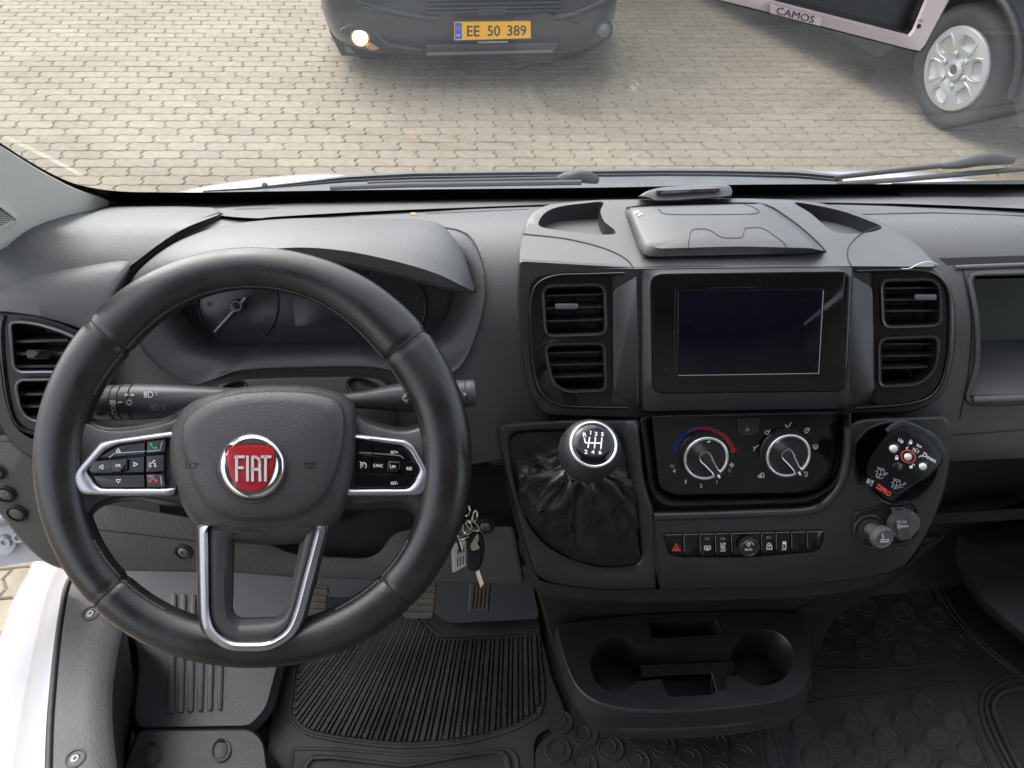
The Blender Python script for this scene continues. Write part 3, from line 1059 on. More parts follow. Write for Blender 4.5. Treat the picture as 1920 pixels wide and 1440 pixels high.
b = pedal('accelerator_pedal', 'narrow accelerator pedal with lengthwise ribs under the keys', [(884, 1060), (924, 1060), (917, 1148), (877, 1146)], PD3, 5, True, 4)
tube('pedal_arm', [PD3.at(905, 1075, -.006), PD3.at(915, 1010, -.03), P(925, 920, 1.12)], .009, M['dark'], b, 8)
# rubber lined well round the accelerator
WEL = plane_n(900, 1130, 1.415, (0, -.45, .9))
wl = sheet('footwell_liner', rp([(560, 1050), (990, 1060), (1012, 1160), (840, 1168), (815, 1150), (800, 1120), (560, 1120)], [4, 8, 14, 30, 14, 10, 4]), [], WEL, M['liner_rubber'], None, edge=[(1, -.002), (1.5, -.006)])
wl['kind'] = 'structure'; wl['label'] = 'fine-checked rubber liner of the footwell behind the pedals'
box('firewall', (XL, 1.075, .45), (XR, 1.09, Z(-.56)), M['dark'], van)

# ------------------------------------------------------------------ dashboard
dash = thing('dashboard', 'dark grey plastic van dashboard with instruments, vents, touchscreen and switches', 'dashboard', Vector((.2, .7, Z(-.6))))
bowl_o = cr([(252, 540), (243, 590), (258, 640), (300, 690), (365, 722), (400, 712), (430, 698), (520, 690), (690, 688), (745, 700), (800, 712), (860, 690), (895, 620), (910, 540), (895, 465), (850, 428), (700, 425), (540, 430), (400, 450), (300, 500)], 5)
glv = rp([(1822, 518), (2300, 505), (2300, 735), (1816, 752), (1838, 690), (1838, 600)], [10, 4, 4, 14, 30, 40], 5)
glv2 = rp([(1762, 866), (2300, 840), (2300, 952), (1735, 978), (1750, 930)], [10, 4, 4, 8, 20], 4)
shr_hole = rp([(388, 760), (400, 716), (432, 699), (520, 691), (690, 690), (742, 703), (762, 740), (770, 860), (640, 960), (430, 960)], [10, 20, 20, 5, 20, 20, 10, 20, 20, 20], 5)
d_out = [(-130, 470), (-60, 440), (20, 400), (205, 381), (320, 375), (520, 368), (640, 366), (900, 361.5), (1130, 358.5), (1400, 354.5), (1920, 352), (2300, 349), (2300, 1010), (1735, 1010), (1640, 860), (940, 860), (880, 872), (560, 900), (300, 900), (-20, 860), (-130, 850)]
dense = []
for i in range(len(d_out)):
    p, q = d_out[i], d_out[(i + 1) % len(d_out)]
    m = max(1, int(math.hypot(q[0] - p[0], q[1] - p[1]) / 30))
    dense += [(p[0] + (q[0] - p[0]) * k / m, p[1] + (q[1] - p[1]) * k / m) for k in range(m)]
hole = inset(bowl_o, 6)
body = sheet('dash_body', dense, [inset(bowl_o, 4), glv, glv2], DASH, M['dash'], dash, step=11, sharp=60)

# gap around the steering column: the lower wall of the bowl, then the column shroud
lens_o = cr([(336, 560), (347, 592), (375, 625), (415, 645), (560, 641), (700, 637), (795, 630), (832, 602), (848, 560), (842, 500), (700, 470), (540, 465), (420, 480), (350, 520)], 5)
bowl = frame('instrument_bowl', bowl_o, lens_o, DASH, [(-.02, -.002), (0, .004), (.03, .003), (.08, .005), (.2, .009), (.4, .016), (.6, .019), (.78, .015), (.92, .007), (1, 0), (1.02, -.004)], M['dash'], dash, surfI=CLU, N=140, c=(590, 575), sharp=60)
clu = pad('instrument_cluster', inset(lens_o, -3), CLU, M['lens'], dash, prof=((0, -.004), (0, 0), (2, .0005)))
pad('cluster_display', rp([(548, 537), (645, 534), (636, 612), (553, 614)], 3), CLU, M['display'], clu, prof=((0, .0006), (0, .0012), (.5, .0013)))
for cx, cy, r, tip, tail in ((446, 572, 75, (402, 622), (460, 558)), (724, 575, 74, (680, 612), (740, 560))):
    tube('dial_ring', px(CLU, arc(cx, cy, r, 128, 412, 60), .002), .0011, M['darkchrome'], clu, 8)
    nd = tube('needle', px(CLU, [tip, tail], .006), [.0011, .0014], M['ink'], clu, 6)
    lathe('needle_hub', CLU.at(cx, cy, .001), CLU.n, [(.0068, 0), (.0068, .006), (.0058, .0075), (.0048, .0075), (.0045, .006), (.0001, .0062)], M['satin'], clu, 28)
    lathe('needle_cap', CLU.at(cx, cy, .006), CLU.n, [(.0046, 0), (.0046, .0022), (.0001, .0026)], M['dark'], clu, 24)
    for k in range(13):
        a = math.radians(128 + 284 * k / 12)
        strokes('dial_mark', [[(cx + (r - 4) * math.cos(a), cy + (r - 4) * math.sin(a)), (cx + (r - 10) * math.cos(a), cy + (r - 10) * math.sin(a))]], 1.4, CLU, .0007, M['inkfaint'], clu)
for s, u, v in (('150', 500, 545), ('170', 507, 571), ('190', 501, 597), ('30', 392, 570), ('4', 762, 524), ('5', 782, 561), ('0', 688, 598)):
    text('dial_number', s, (u, v), 8.5, CLU, .0012, M['inkfaint'], clu)

# hood over the instruments
hb = cr([(236, 545), (262, 505), (330, 456), (420, 424), (540, 411), (700, 409), (800, 413), (842, 432), (870, 478), (890, 540)], 8, False)
hl = cr([(250, 552), (290, 523), (340, 498), (420, 476), (540, 461), (640, 466), (740, 486), (815, 508), (862, 530), (888, 543)], 8, False)
hu = cr([(262, 562), (310, 552), (350, 540), (430, 508), (540, 489), (640, 496), (740, 518), (815, 537), (858, 546), (886, 549)], 8, False)
n = 90
def smp(c): return [poly_at(c, i / n) for i in range(n + 1)]
hb, hl, hu = smp(hb), smp(hl), smp(hu)
HL = lambda i: .765 + .055 * abs(2 * i / n - 1) ** 3
back = [DASH.at(u, v, -.004) for u, v in hb]
back1 = [DASH.at(u, v, .002) for u, v in hb]
lip = [P(u, v, HL(i)) for i, (u, v) in enumerate(hl)]
lipf = [P(u, v + 3.5, HL(i) - .002) for i, (u, v) in enumerate(hl)]
unl = [P(u, v, HL(i) + .006) for i, (u, v) in enumerate(hu)]
deep = [P(u, v + 2, .86) for i, (u, v) in enumerate(hu)]
up = Vector((0, 0, 1))
def bul(a, b, k, h): return [p * (1 - k) + q * k + up * h * (1 - abs(2 * i / n - 1) ** 4) for i, (p, q) in enumerate(zip(a, b))]
loft('instrument_hood', [back, back1, bul(back1, lip, .12, .004), bul(back1, lip, .3, .007), bul(back1, lip, .5, .009), bul(back1, lip, .7, .008), bul(back1, lip, .88, .005), lip, lipf, bul(lipf, unl, .35, -.0), bul(lipf, unl, .7, 0), unl, deep], M['dash'], dash, sharp=70)

# raised pads on the dash top
sp = sheet('side_pad', rp([(-120, 590), (-120, 500), (-60, 475), (0, 470), (70, 440), (205, 389), (330, 388), (404, 391), (412, 402), (345, 427), (298, 457), (243, 500), (190, 512), (120, 520), (40, 535), (0, 552), (-60, 575)], [0, 0, 0, 0, 20, 20, 10, 8, 8, 40, 40, 12, 20, 30, 20, 10, 0]), [], DASH, M['dash'], dash, step=14, lift=.010, edge=[(1.2, .0085), (1.5, .005), (1.5, -.012)])
tube('edge_gap', px(DASH, cr([(412, 407), (350, 431), (303, 461), (250, 502), (225, 545), (205, 580)], 6, False), .001), .006, M['void'], dash, 8)
strip_o = [(400, 393), (520, 384), (620, 380), (900, 374), (1200, 370), (1560, 364), (1920, 362), (2300, 360), (2300, 408), (1920, 391), (1740, 383.5), (1560, 379.5), (1200, 379), (1000, 384), (700, 396), (520, 406), (482, 409), (416, 404)]
sheet('defrost_strip', cr(strip_o, 6), [], DASH, M['dash'], dash, lift=.007, edge=[(.8, .0055), (1, .002), (.6, -.006)])
strokes('dash_seam', [cr([(440, 392), (620, 388), (1000, 380)], 8, False), cr([(1480, 374), (1700, 372), (1920, 371.5)], 8, False)], 1.3, DASH, .0068, M['dark'], dash, th=.0004)
strokes('dash_seam', [[(1590, 402), (1750, 398), (1920, 404)], [(800, 400), (990, 392)]], 1.2, DASH, .0002, M['dark'], dash, th=.0003)
leaf = pad('dry_leaf_crumb', cr([(768, 400), (776, 398), (783, 401), (775, 403)], 3), DASH, material('dry_leaf', (.40, .20, .08), .7), None, prof=((0, .0), (0, .001), (1, .0016)))
tag(leaf, 'tiny orange dry leaf crumb on the dash top behind the instrument hood', 'crumb')

# right-hand open shelves
def cavity(name, out, surf, depth, mat, par, zc):
    A = [surf.at(u, v, 0) for u, v in out]
    B = [p + Vector((0, depth, 0)) for p in A]
    V, Fc = rings([A, B], close_last=True)
    return mk(name, V, Fc, mat, par, 30)
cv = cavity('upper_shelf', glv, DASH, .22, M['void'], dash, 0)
frame('shelf_rim', inset(glv, -12), glv, DASH, [(0, -.001), (.3, .003), (.75, .003), (1, -.001), (1.03, -.02)], M['dash'], dash, N=140, c=(2060, 630))
_p = DASH.at(1900, 725)
flz = _p.z + .002
felt = material('shelf_lining', (.11, .125, .115), .8)
q0, q1 = DASH.at(1818, 750), DASH.at(2290, 735)
mk('shelf_floor', [Vector((q0.x, q0.y + .004, q0.z + .004)), Vector((q1.x, q0.y + .004, q0.z + .004)), Vector((q1.x, q0.y + .10, q0.z + .006)), Vector((q0.x, q0.y + .10, q0.z + .006))], [(0, 1, 2, 3)], M['dash'], dash)
mk('shelf_back', [Vector((q0.x, q0.y + .10, q0.z)), Vector((q1.x, q0.y + .10, q0.z)), Vector((q1.x, q0.y + .115, q0.z + .085)), Vector((q0.x, q0.y + .115, q0.z + .085))], [(0, 1, 2, 3)], felt, dash)
tube('shelf_lip', px(DASH, [(1822, 750), (2290, 733)], .0005), .005, M['dash'], dash, 12)
strokes('dash_seam', [cr([(1806, 505), (1822, 600), (1816, 700), (1800, 785)], 8, False)], 1.8, DASH, .0004, M['void'], dash)
tube('panel_ridge', px(DASH, [(1790, 502), (1920, 497), (2290, 487)], .0005), .0028, M['dash'], dash, 10)
polys('dash_gap', [[(1762, 484), (1920, 479), (2290, 470), (2290, 481), (1920, 491), (1776, 496)]], DASH, .0002, M['void'], dash)
strokes('dash_seam', [[(1760, 818), (1920, 806), (2200, 790)]], 1.6, DASH, .0003, M['dark'], dash)
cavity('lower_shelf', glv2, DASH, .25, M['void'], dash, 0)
lowlip = [(1744, 962), (2300, 930), (2300, 952), (1738, 984)]
pad('lower_shelf_lip', rp(lowlip, 3), Plane(DASH.at(1850, 965) + Vector((0, -.012, 0)), Vector((0, -.6, .8))), M['sill'], dash, prof=((0, -.03), (0, -.002), (1.5, 0)))
UND = Plane(DASH.at(1850, 985) + Vector((0, .01, 0)), Vector((0, -.9, -.25)))
pad('lower_dash_panel', rp([(1700, 980), (2300, 945), (2300, 1010), (1830, 1062), (1700, 1075)], 8), UND, M['dark'], dash, prof=((0, -.05), (0, -.004), (4, 0)))

# ------------------------------------------------------------------ centre module
modo = rp([(976, 490), (973, 560), (984, 700), (1010, 776), (1200, 782), (1590, 772), (1712, 772), (1768, 742), (1788, 660), (1788, 560), (1757, 500), (1600, 497), (1190, 502)], [6, 40, 40, 36, 4, 4, 40, 40, 50, 50, 30, 4, 4], 6)
v1 = rp([(1014, 534), (1137, 531), (1140, 630), (1020, 634)], [22, 22, 18, 18], 6)
v2 = rp([(1017, 644), (1136, 641), (1140, 736), (1036, 740)], [20, 18, 18, 42], 6)
v3 = rp([(1650, 523), (1766, 521), (1768, 614), (1654, 618)], [18, 30, 20, 20], 6)
v4 = rp([(1646, 632), (1764, 628), (1760, 694), (1727, 725), (1646, 729)], [20, 20, 40, 40, 18], 6)
mod = sheet('centre_module', modo, [inset(v, 2) for v in (v1, v2, v3, v4)], SCR, M['dash2'], dash, edge=[(2, -.0015), (4, -.006), (3, -.014), (2, -.05)], sharp=50)
for o_, hs, nm in ((rp([(993, 522), (1046, 512), (1150, 511), (1146, 540), (1146, 745), (1142, 764), (1046, 762), (1006, 740), (994, 640)], [30, 20, 6, 10, 8, 6, 30, 30, 40]), (v1, v2), 'vent_surround'),
                   (rp([(1636, 508), (1745, 505), (1783, 540), (1784, 650), (1762, 738), (1700, 762), (1602, 768), (1640, 745), (1638, 540)], [6, 40, 40, 60, 40, 30, 4, 8, 10]), (v3, v4), 'vent_surround')):
    sheet(nm, o_, [inset(h, 2) for h in hs], SCR, M['gloss'], dash, lift=.0022, edge=[(1, .0012), (.5, -.001)])
# bright moulded ridge following the outside of each surround
tube('surround_ridge', px(SCR, cr([(1171, 513), (1100, 515), (1045, 517), (1010, 531), (996, 562), (994, 620), (999, 690), (1014, 736), (1048, 759), (1110, 764), (1176, 765)], 8, False), .0035), .0016, M['gloss'], dash, 8)
tube('surround_ridge', px(SCR, cr([(1606, 509), (1700, 507), (1748, 513), (1776, 542), (1781, 600), (1776, 680), (1757, 732), (1712, 756), (1602, 766)], 8, False), .0035), .0016, M['gloss'], dash, 8)
pad('vent_cheek', rp([(1150, 545), (1194, 518), (1197, 762), (1150, 735)], [10, 4, 4, 10]), SCR, M['dash2'], dash, prof=((0, -.001), (0, .0028), (2, .0035)))
pad('vent_cheek', rp([(1596, 516), (1636, 540), (1640, 735), (1594, 760)], [4, 10, 10, 4]), SCR, M['dash2'], dash, prof=((0, -.001), (0, .0028), (2, .0035)))

def vent(out, surf, slats, tab, rimmat='darkchrome', tabmat='socket', vdiv=True, th=.0009):
    vt = frame('air_vent', out, inset(out, 7), surf, [(-.05, -.003), (0, .004), (.25, .0058), (.7, .0052), (1, .002), (1.05, -.008), (1.05, -.045)], M[rimmat], dash, N=72)
    inn = inset(out, 6)
    A = [surf.at(u, v, -.006) for u, v in inn]
    B = [p - surf.n * .045 for p in A]
    V, Fc = rings([A, B], close_last=True)
    mk('vent_duct', V, Fc, M['void'], vt, 30)
    dn = Vector((0, 0, -1)) - surf.n * Vector((0, 0, -1)).dot(surf.n)
    dn.normalize()
    for (x0, y0, x1, y1) in slats:
        a, b = surf.at(x0, y0, -.003), surf.at(x1, y1, -.003)
        V = []
        for q in (a, b):
            for s, dpt in ((-1, 0), (1, 0), (1, -.022), (-1, -.022)):
                V.append(q + dn * (th * s) + surf.n * dpt + dn * (.10 * dpt))
        Fc = [(0, 1, 5, 4), (1, 2, 6, 5), (2, 3, 7, 6), (3, 0, 4, 7), (0, 3, 2, 1), (4, 5, 6, 7)]
        o = mk('slat', V, Fc, M['slat'], vt, smooth=False)
        bv = o.modifiers.new('bevel', 'BEVEL'); bv.width = .0006; bv.segments = 2
    if vdiv:
        cu = cen(out)
        for k in (-.32, 0, .32):
            w_ = max(p[0] for p in out) - min(p[0] for p in out)
            h_ = max(p[1] for p in out) - min(p[1] for p in out)
            a, b = surf.at(cu[0] + k * w_, cu[1] - h_ * .4, -.028), surf.at(cu[0] + k * w_, cu[1] + h_ * .4, -.028)
            tube('vane', [a, b], .0009, M['vent'], vt, 6)
    if tab:
        x0, y0, x1, y1 = tab
        pad('vent_tab', rp([(x0, y0), (x1, y0), (x1 - 1, y1), (x0 + 1, y1)], (y1 - y0) * .42, 4), surf, M[tabmat], vt, prof=((0, -.006), (0, .0045), (1, .0060), (2.2, .0062)))
    return vt
vent(v1, SCR, [(1025, 555, 1130, 552), (1024, 579, 1132, 576), (1024, 603, 1131, 600)], (1040, 569, 1085, 580))
vent(v2, SCR, [(1026, 663, 1130, 660), (1028, 685, 1131, 683), (1038, 708, 1131, 705)], None)
vent(v3, SCR, [(1658, 541, 1757, 540), (1660, 562.5, 1760, 562), (1661, 584, 1760, 583)], (1714, 552, 1757, 563))
vent(v4, SCR, [(1656, 645.5, 1752, 645), (1653, 668, 1752, 667), (1653, 691, 1740, 689)], None)

# touchscreen
frame('screen_surround', rp([(1203, 505), (1601, 500), (1594, 768), (1203, 774)], [8, 8, 6, 6]), rp([(1220, 514), (1597, 509), (1587, 733), (1224, 737)], [24, 24, 22, 22]), SCR, [(-.01, -.01), (0, .001), (.08, .004), (.6, .006), (.92, .008), (1, .006)], M['dash2'], dash, N=120)
ts = pad('touchscreen', rp([(1219, 513), (1598, 508), (1588, 734), (1223, 738)], [26, 26, 24, 24]), SCR, M['gloss'], dash, prof=((0, .004), (0, .0068), (1, .0078), (3, .0082)))
pad('display', rp([(1272, 545), (1543, 542), (1534, 700), (1272, 704)], 2), SCR, M['screen'], ts, prof=((0, .008), (0, .0088), (.6, .0090)))
strokes('display_edge', [[(1544, 545), (1535, 700)], [(1272, 704), (1535, 700)]], 1.3, SCR, .0090, M['inkdim'], ts)
strokes('display_edge', [[(1271, 545), (1269, 704)], [(1266, 540), (1264, 706)], [(1330, 540), (1420, 538)]], 1.2, SCR, .0086, M['darkchrome'], ts)

# top cap with its two pockets and the lidded tray
pk1 = cr([(1012, 424), (1014, 408), (1030, 394), (1056, 386), (1096, 381), (1130, 379), (1126, 396), (1133, 415), (1152, 431), (1150, 439), (1110, 439), (1050, 432)], 5)
pk2 = cr([(1490, 380), (1530, 385), (1580, 396), (1625, 412), (1652, 424), (1645, 432), (1610, 438), (1570, 436), (1548, 424), (1520, 400)], 5)
cap_o = rp([(974, 502), (976, 455), (994, 400), (1030, 384), (1110, 377), (1250, 375), (1400, 374), (1510, 377), (1590, 393), (1660, 422), (1720, 460), (1757, 500), (1600, 499), (1190, 504)], [6, 30, 30, 30, 30, 10, 10, 40, 40, 40, 40, 10, 3, 3], 6)
cap = sheet('module_cap', cap_o, [pk1, pk2], CAPP, M['cap'], dash, step=16, edge=[(1.2, -.0012), (2, -.005), (2, -.05)], sharp=50)
def pocket(out, depth, par):
    A = [CAPP.at(u, v, 0) for u, v in out]
    c = CAPP.at(*cen(out))
    B = [c + (p - c) * .985 + Vector((0, 0, -.002)) for p in A]
    D = [c + (p - c) * .90 + Vector((0, 0, -depth)) for p in A]
    E = [c + (p - c) * .82 + Vector((0, 0, -depth - .002)) for p in A]
    V, Fc = rings([A, B, D, E], close_last=True)
    mk('pocket', V, Fc, M['dash2'], par, 50)
pocket(pk1, .034, cap)
pocket(pk2, .030, cap)
strokes('cap_seam', [cr([(980, 438), (1060, 447), (1130, 464), (1172, 484), (1188, 502)], 8, False), cr([(1648, 424), (1612, 440), (1592, 462), (1590, 484), (1597, 499)], 8, False)], 1.5, CAPP, .0003, M['void'], cap)
tray = rp([(1172, 392), (1180, 388), (1230, 385), (1400, 381), (1440, 384), (1500, 425), (1548, 470), (1546, 476), (1300, 481), (1208, 483), (1200, 470)], [6, 6, 6, 20, 20, 30, 6, 4, 4, 6, 10], 5)
lid_lo = inset(tray, -1)
trayc = frame('tray_recess', inset(tray, -3), tray, CAPP, [(0, .0003), (.5, .0012), (1, -.004)], M['dark'], dash, N=100)
lt = cr([(1185, 394), (1230, 388), (1400, 383), (1436, 386), (1492, 428), (1530, 465), (1525, 467), (1380, 464), (1225, 468), (1214, 463)], 5)
A = [CAPP.at(u, v, -.004) for u, v in polar(tray, (1360, 435), 100)]
B = [CAPP.at(u, v, .006) for u, v in polar(inset(tray, 2), (1360, 435), 100)]
Bq = polar(lt, (1360, 435), 100)
C_ = [CAPP.at(u, v, .013) for u, v in Bq]
D_ = [CAPP.at(1360 + (u - 1360) * .96, 435 + (v - 435) * .94, .0145) for u, v in Bq]
E_ = [CAPP.at(1360 + (u - 1360) * .5, 435 + (v - 435) * .5, .0165) for u, v in Bq]
V, Fc = rings([A, B, C_, D_, E_]); V.append(CAPP.at(1360, 435, .017)); Fc += [(400 + i, 400 + (i + 1) % 100, 500) for i in range(100)]
lid = mk('tray_lid', V, Fc, M['cap'], dash, 50)
LID = Skin(lid)
strokes('lid_seam', [cr([(1290, 472), (1292, 450), (1297, 432), (1310, 429), (1330, 431), (1352, 444), (1372, 446), (1392, 444), (1396, 430), (1404, 427), (1430, 428), (1455, 444), (1472, 458), (1474, 472)], 6, False),
                     cr([(1235, 392), (1250, 401), (1330, 402), (1418, 400), (1412, 388), (1390, 382)], 6, False)], 1.3, LID, .0002, M['void'], lid)
for q in ([(1187, 398), (1196, 394), (1199, 397), (1190, 402)], [(1196, 402), (1204, 399), (1205, 401), (1197, 405)]):
    cb = polys('paper_scrap', [q], LID, .001, M['ink'], None)
    tag(cb, 'tiny white paper scrap on the tray lid, ' + ('the larger' if q[0][0] == 1187 else 'the smaller') + ' of two', 'paper scrap')
# cradle standing on the back of the tray
CR = Plane(CAPP.at(1285, 378, .004), Vector((0, -.55, .83)))
crd = thing('device_cradle', 'grey plastic clip-on device cradle lying at the foot of the windscreen', 'holder', CAPP.at(1285, 376))
co_ = rp([(1196, 369), (1212, 358), (1240, 351), (1340, 345), (1368, 347), (1374, 358), (1372, 368), (1358, 371), (1262, 378), (1226, 378), (1218, 373)], [4, 10, 12, 12, 8, 5, 4, 5, 4, 6, 4], 4)
cbody = pad('cradle_body', co_, CR, M['socket'], crd, prof=((0, -.012), (0, .001), (1.5, .004), (3, .005)))
pad('cradle_ridge', rp([(1226, 360), (1250, 354), (1342, 349), (1354, 356), (1340, 360), (1240, 366)], 4), CR, M['socket'], cbody, prof=((0, .004), (2, .009), (4, .0095)))
for q in ([(1213, 373), (1220, 373), (1222, 376), (1216, 376)], [(1330, 371.5), (1352, 370), (1352, 372), (1330, 373.5)]):
    polys('cradle_slot', [q], CR, .0055, M['void'], cbody)
# a hair on the right shoulder
hair = tube('stray_hair', [SCR.at(u, v, .006) for u, v in cr([(1691, 504), (1706, 503), (1722, 495), (1737, 491), (1750, 492), (1759, 496)], 6, False)], .0004, M['pillar'], None, 5)
tag(hair, 'single pale hair lying on the shoulder above the right centre vents', 'hair')

def specks(surf, out, k, smin, smax, par, lift, m='inkdim'):
    V, Fc = [], []
    xs, ys = [p[0] for p in out], [p[1] for p in out]
    while k:
        u, v = random.uniform(min(xs), max(xs)), random.uniform(min(ys), max(ys))
        k -= 1
        if not inside((u, v), out): continue
        q = surf.at(u, v, lift)
        n_ = (CAM - q).normalized()
        x_, y_ = basis(n_)
        s_ = random.uniform(smin, smax)
        a_ = random.uniform(0, 6)
        b_ = len(V)
        for t in (0, 1.5, 3.1, 4.6): V.append(q + (x_ * math.cos(a_ + t) + y_ * math.sin(a_ + t)) * s_ * random.uniform(.5, 1.3))
        Fc.append((b_, b_ + 1, b_ + 2, b_ + 3))
    o = mk('dust_specks', V, Fc, M[m], par, smooth=False)
    o['kind'] = 'stuff'
    return o
random.seed(21)
specks(SCR, rect(1226, 520, 1588, 730), 46, .00012, .0003, ts, .0095)
# heater panel
CLI = Plane(SCR.p + SCR.n * .004, SCR.n)
clo = rp([(1220, 778), (1574, 771), (1566, 880), (1548, 914), (1500, 926), (1262, 929), (1236, 916)], [6, 6, 30, 24, 30, 22, 24], 6)
clp = pad('heater_panel', clo, CLI, M['gloss'], dash, prof=((0, -.004), (0, 0), (1.2, .0014), (3, .0018)))
frame('heater_surround', rp([(1202, 782), (1594, 774), (1590, 860), (1574, 905), (1520, 940), (1250, 948), (1222, 925)], [6, 6, 20, 30, 40, 30, 30]), clo, LOW, [(-.12, -.001), (0, .0), (.15, -.002), (.45, -.012), (.8, -.016), (1, -.016)], M['dash2'], dash, surfI=CLI, N=140, c=(1395, 850), sharp=60)
def ticks(cx, cy, r0, r1, a0, a1, k, w_, surf, lift, m, par):
    L = []
    for i in range(k):
        a = math.radians(a0 + (a1 - a0) * i / (k - 1))
        L.append([(cx + r0 * math.cos(a), cy + r0 * math.sin(a)), (cx + r1 * math.cos(a), cy + r1 * math.sin(a))])
    return strokes('ticks', L, w_, surf, lift, m, par)
def knob(cx, cy, tip):
    b = CLI.at(cx, cy, .001)
    kn = lathe('heater_knob', b, CLI.n, [(.0262, 0), (.0262, .003), (.0250, .004), (.0245, .0125), (.0236, .0142), (.0205, .0142), (.0195, .0120), (.0165, .0112), (.0001, .0112)], M['vent'], dash, 72, wob=lambda a, k: 1 + (.018 if (k in (2, 3) and int(a / (2 * math.pi) * 72) % 2) else 0))
    x, y = basis(CLI.n)
    pts = [b + CLI.n * .0142 + (x * math.cos(2 * math.pi * i / 64) + y * math.sin(2 * math.pi * i / 64)) * .0222 for i in range(64)]
    tube('knob_ring', pts, .0017, M['bright'], kn, 8, closed=True)
    top = Plane(b + CLI.n * .0125, CLI.n)
    d = b + CLI.n * .0125 - CAM
    zc = d.dot(FW)
    u, v = 960 + F * d.dot(RT) / zc, 720 - F * d.dot(UP) / zc
    t = Vector((tip[0] - u, tip[1] - v)); L_ = t.length; t.normalize(); s = Vector((-t.y, t.x))
    def loc(a, c): q = Vector((u, v)) + t * a + s * c; return (q.x, q.y)
    half = [(-11, 4), (-9, 9), (-3, 12.5), (5, 12.5), (14, 10.5), (L_ - 3, 5.5), (L_, 4)]
    o = cr([loc(a, c) for a, c in half] + [loc(a, -c) for a, c in half[::-1]], 5)
    pt = frame('knob_pointer', o, inset(o, 3.8), top, [(0, -.003), (0, .006), (.4, .0085), (1, .008)], M['bright'], kn, N=80)
    pad('pointer_top', inset(o, 3.6), top, M['vent'], kn, prof=((0, .004), (0, .0086), (.8, .0092)))
    polys('pointer_mark', [[loc(L_ - 12, -2.2), loc(L_ - 5, -1.8), loc(L_ - 5, 1.8), loc(L_ - 12, 2.2)]], top, .0095, M['ink'], kn)
    return kn, top, (u, v)
specks(CLI, rect(1230, 782, 1565, 920), 40, .00012, .0003, clp, .0022)
k1, t1, c1 = knob(1317, 851, (1353, 900))
k2, t2, c2 = knob(1469, 846, (1504, 895))
strokes('knob_mark', [[(c1[0] + 4, c1[1] - 30), (c1[0] + 8, c1[1] - 31)]], 3, t1, .001, M['ink'], k1)
strokes('knob_mark', [[(c2[0] - 20, c2[1] - 24), (c2[0] - 17, c2[1] - 26)]], 3, t2, .001, M['ink'], k2)
LI = .0020
for r, a0, a1, m in ((62, 196, 240, 'blueink'), (59, 197, 262, 'blueink'), (65, 198, 300, 'blueink'), (59, 262, 350, 'redink'), (62, 240, 348, 'redink'), (65, 306, 346, 'redink')):
    strokes('temperature_arc', [arc(1319, 860, r * .93, a0, a1, 26)], 1.6, CLI, LI, M[m], clp)
for (u, v), m in (((1261.5, 843.5), 'blueink'), ((1377.5, 843), 'redink')):
    strokes('temperature_dot', [ell(u, v, 2.7, 2.7, 14) + [(u + 2.7, v)]], 1.6, CLI, LI, M[m], clp)
for s, u, v, m in (('4', 1264, 883, 'ink'), ('3', 1285.5, 903, 'ink'), ('2', 1314.5, 910.5, 'ink'), ('1', 1344, 903.5, 'ink'), ('0', 1367.5, 882, 'inkdim')):
    text('fan_number', s, (u, v), 7.2, CLI, LI, M[m], clp, bold=.02)
def icon(name, lines, at, sc, surf, lift, m, par, w_=1.2, rot=0):
    a = math.radians(rot)
    L = [[(at[0] + (x * math.cos(a) - y * math.sin(a)) * sc, at[1] + (x * math.sin(a) + y * math.cos(a)) * sc) for x, y in l] for l in lines]
    return strokes(name, L, w_, surf, lift, M[m], par)
I_SEAT = [[(-5, -1), (-3, 4), (1, 3), (4, -3)], [(5.2, -5), (6, -4)]]
I_SCREEN = [[(-5, -2), (-3, -3.6), (3, -3.6), (5, -2), (3.4, 2), (-3.4, 2), (-5, -2)], [(-2, -1), (-2, 4)], [(0, -1), (0, 4.4)], [(2, -1), (2, 4)]]
I_CAR = [[(-5, 3), (-5, 0), (-2, -1), (0, -4), (4, -5), (5, -1), (5, 3), (3, 3)], [(-3, 3), (1, 3)], [(-3, -2), (1, 1)], [(1, -1.5), (1, 1), (-1.6, 1)]]
I_FAN = [[(0, 0), (-2, -4), (1, -4.5), (0, 0)], [(0, 0), (4, -2), (4.5, 1), (0, 0)], [(0, 0), (2, 4), (-1, 4.5), (0, 0)], [(0, 0), (-4, 2), (-4.5, -1), (0, 0)]]
icon('defrost_icon', I_SCREEN, (1260.5, 874), .8, CLI, LI, 'inkdim', clp, 1)
icon('fan_icon', I_FAN, (1372, 872), .9, CLI, LI, 'ink', clp, 1.1)
icon('airflow_icon', I_SEAT, (1478, 797), 1.0, CLI, LI, 'ink', clp, 1.3)
icon('airflow_icon', I_SEAT + [[(-4, -4), (2, -2.5)]], (1439, 811), .95, CLI, LI, 'ink', clp, 1.2)
icon('airflow_icon', [[(-5, -2), (0, -1), (4, -4)], [(-1, 0), (-4, 6)], [(5, -5.5), (6, -4.5)]], (1416.5, 840), .9, CLI, LI, 'ink', clp, 1.2)
icon('airflow_icon', I_SEAT + [[(-4, -4), (0, -5), (4, -4)], [(-3, -1), (2, -1.5)]], (1513, 808), 1.0, CLI, LI, 'ink', clp, 1.2)
icon('defrost_icon', I_SCREEN, (1529, 838), 1.05, CLI, LI, 'ink', clp, 1.1)
icon('recirculation_icon', I_CAR, (1427, 892), 1.05, CLI, LI, 'ink', clp, 1.3)
icon('fresh_air_icon', [[(-3, -4), (5, -4), (5, 4), (-3, 4), (-5, 2)], [(-1, -1), (2, -1)], [(-1, 1), (2, 1)]], (1509, 889), .95, CLI, LI, 'ink', clp, 1.3)
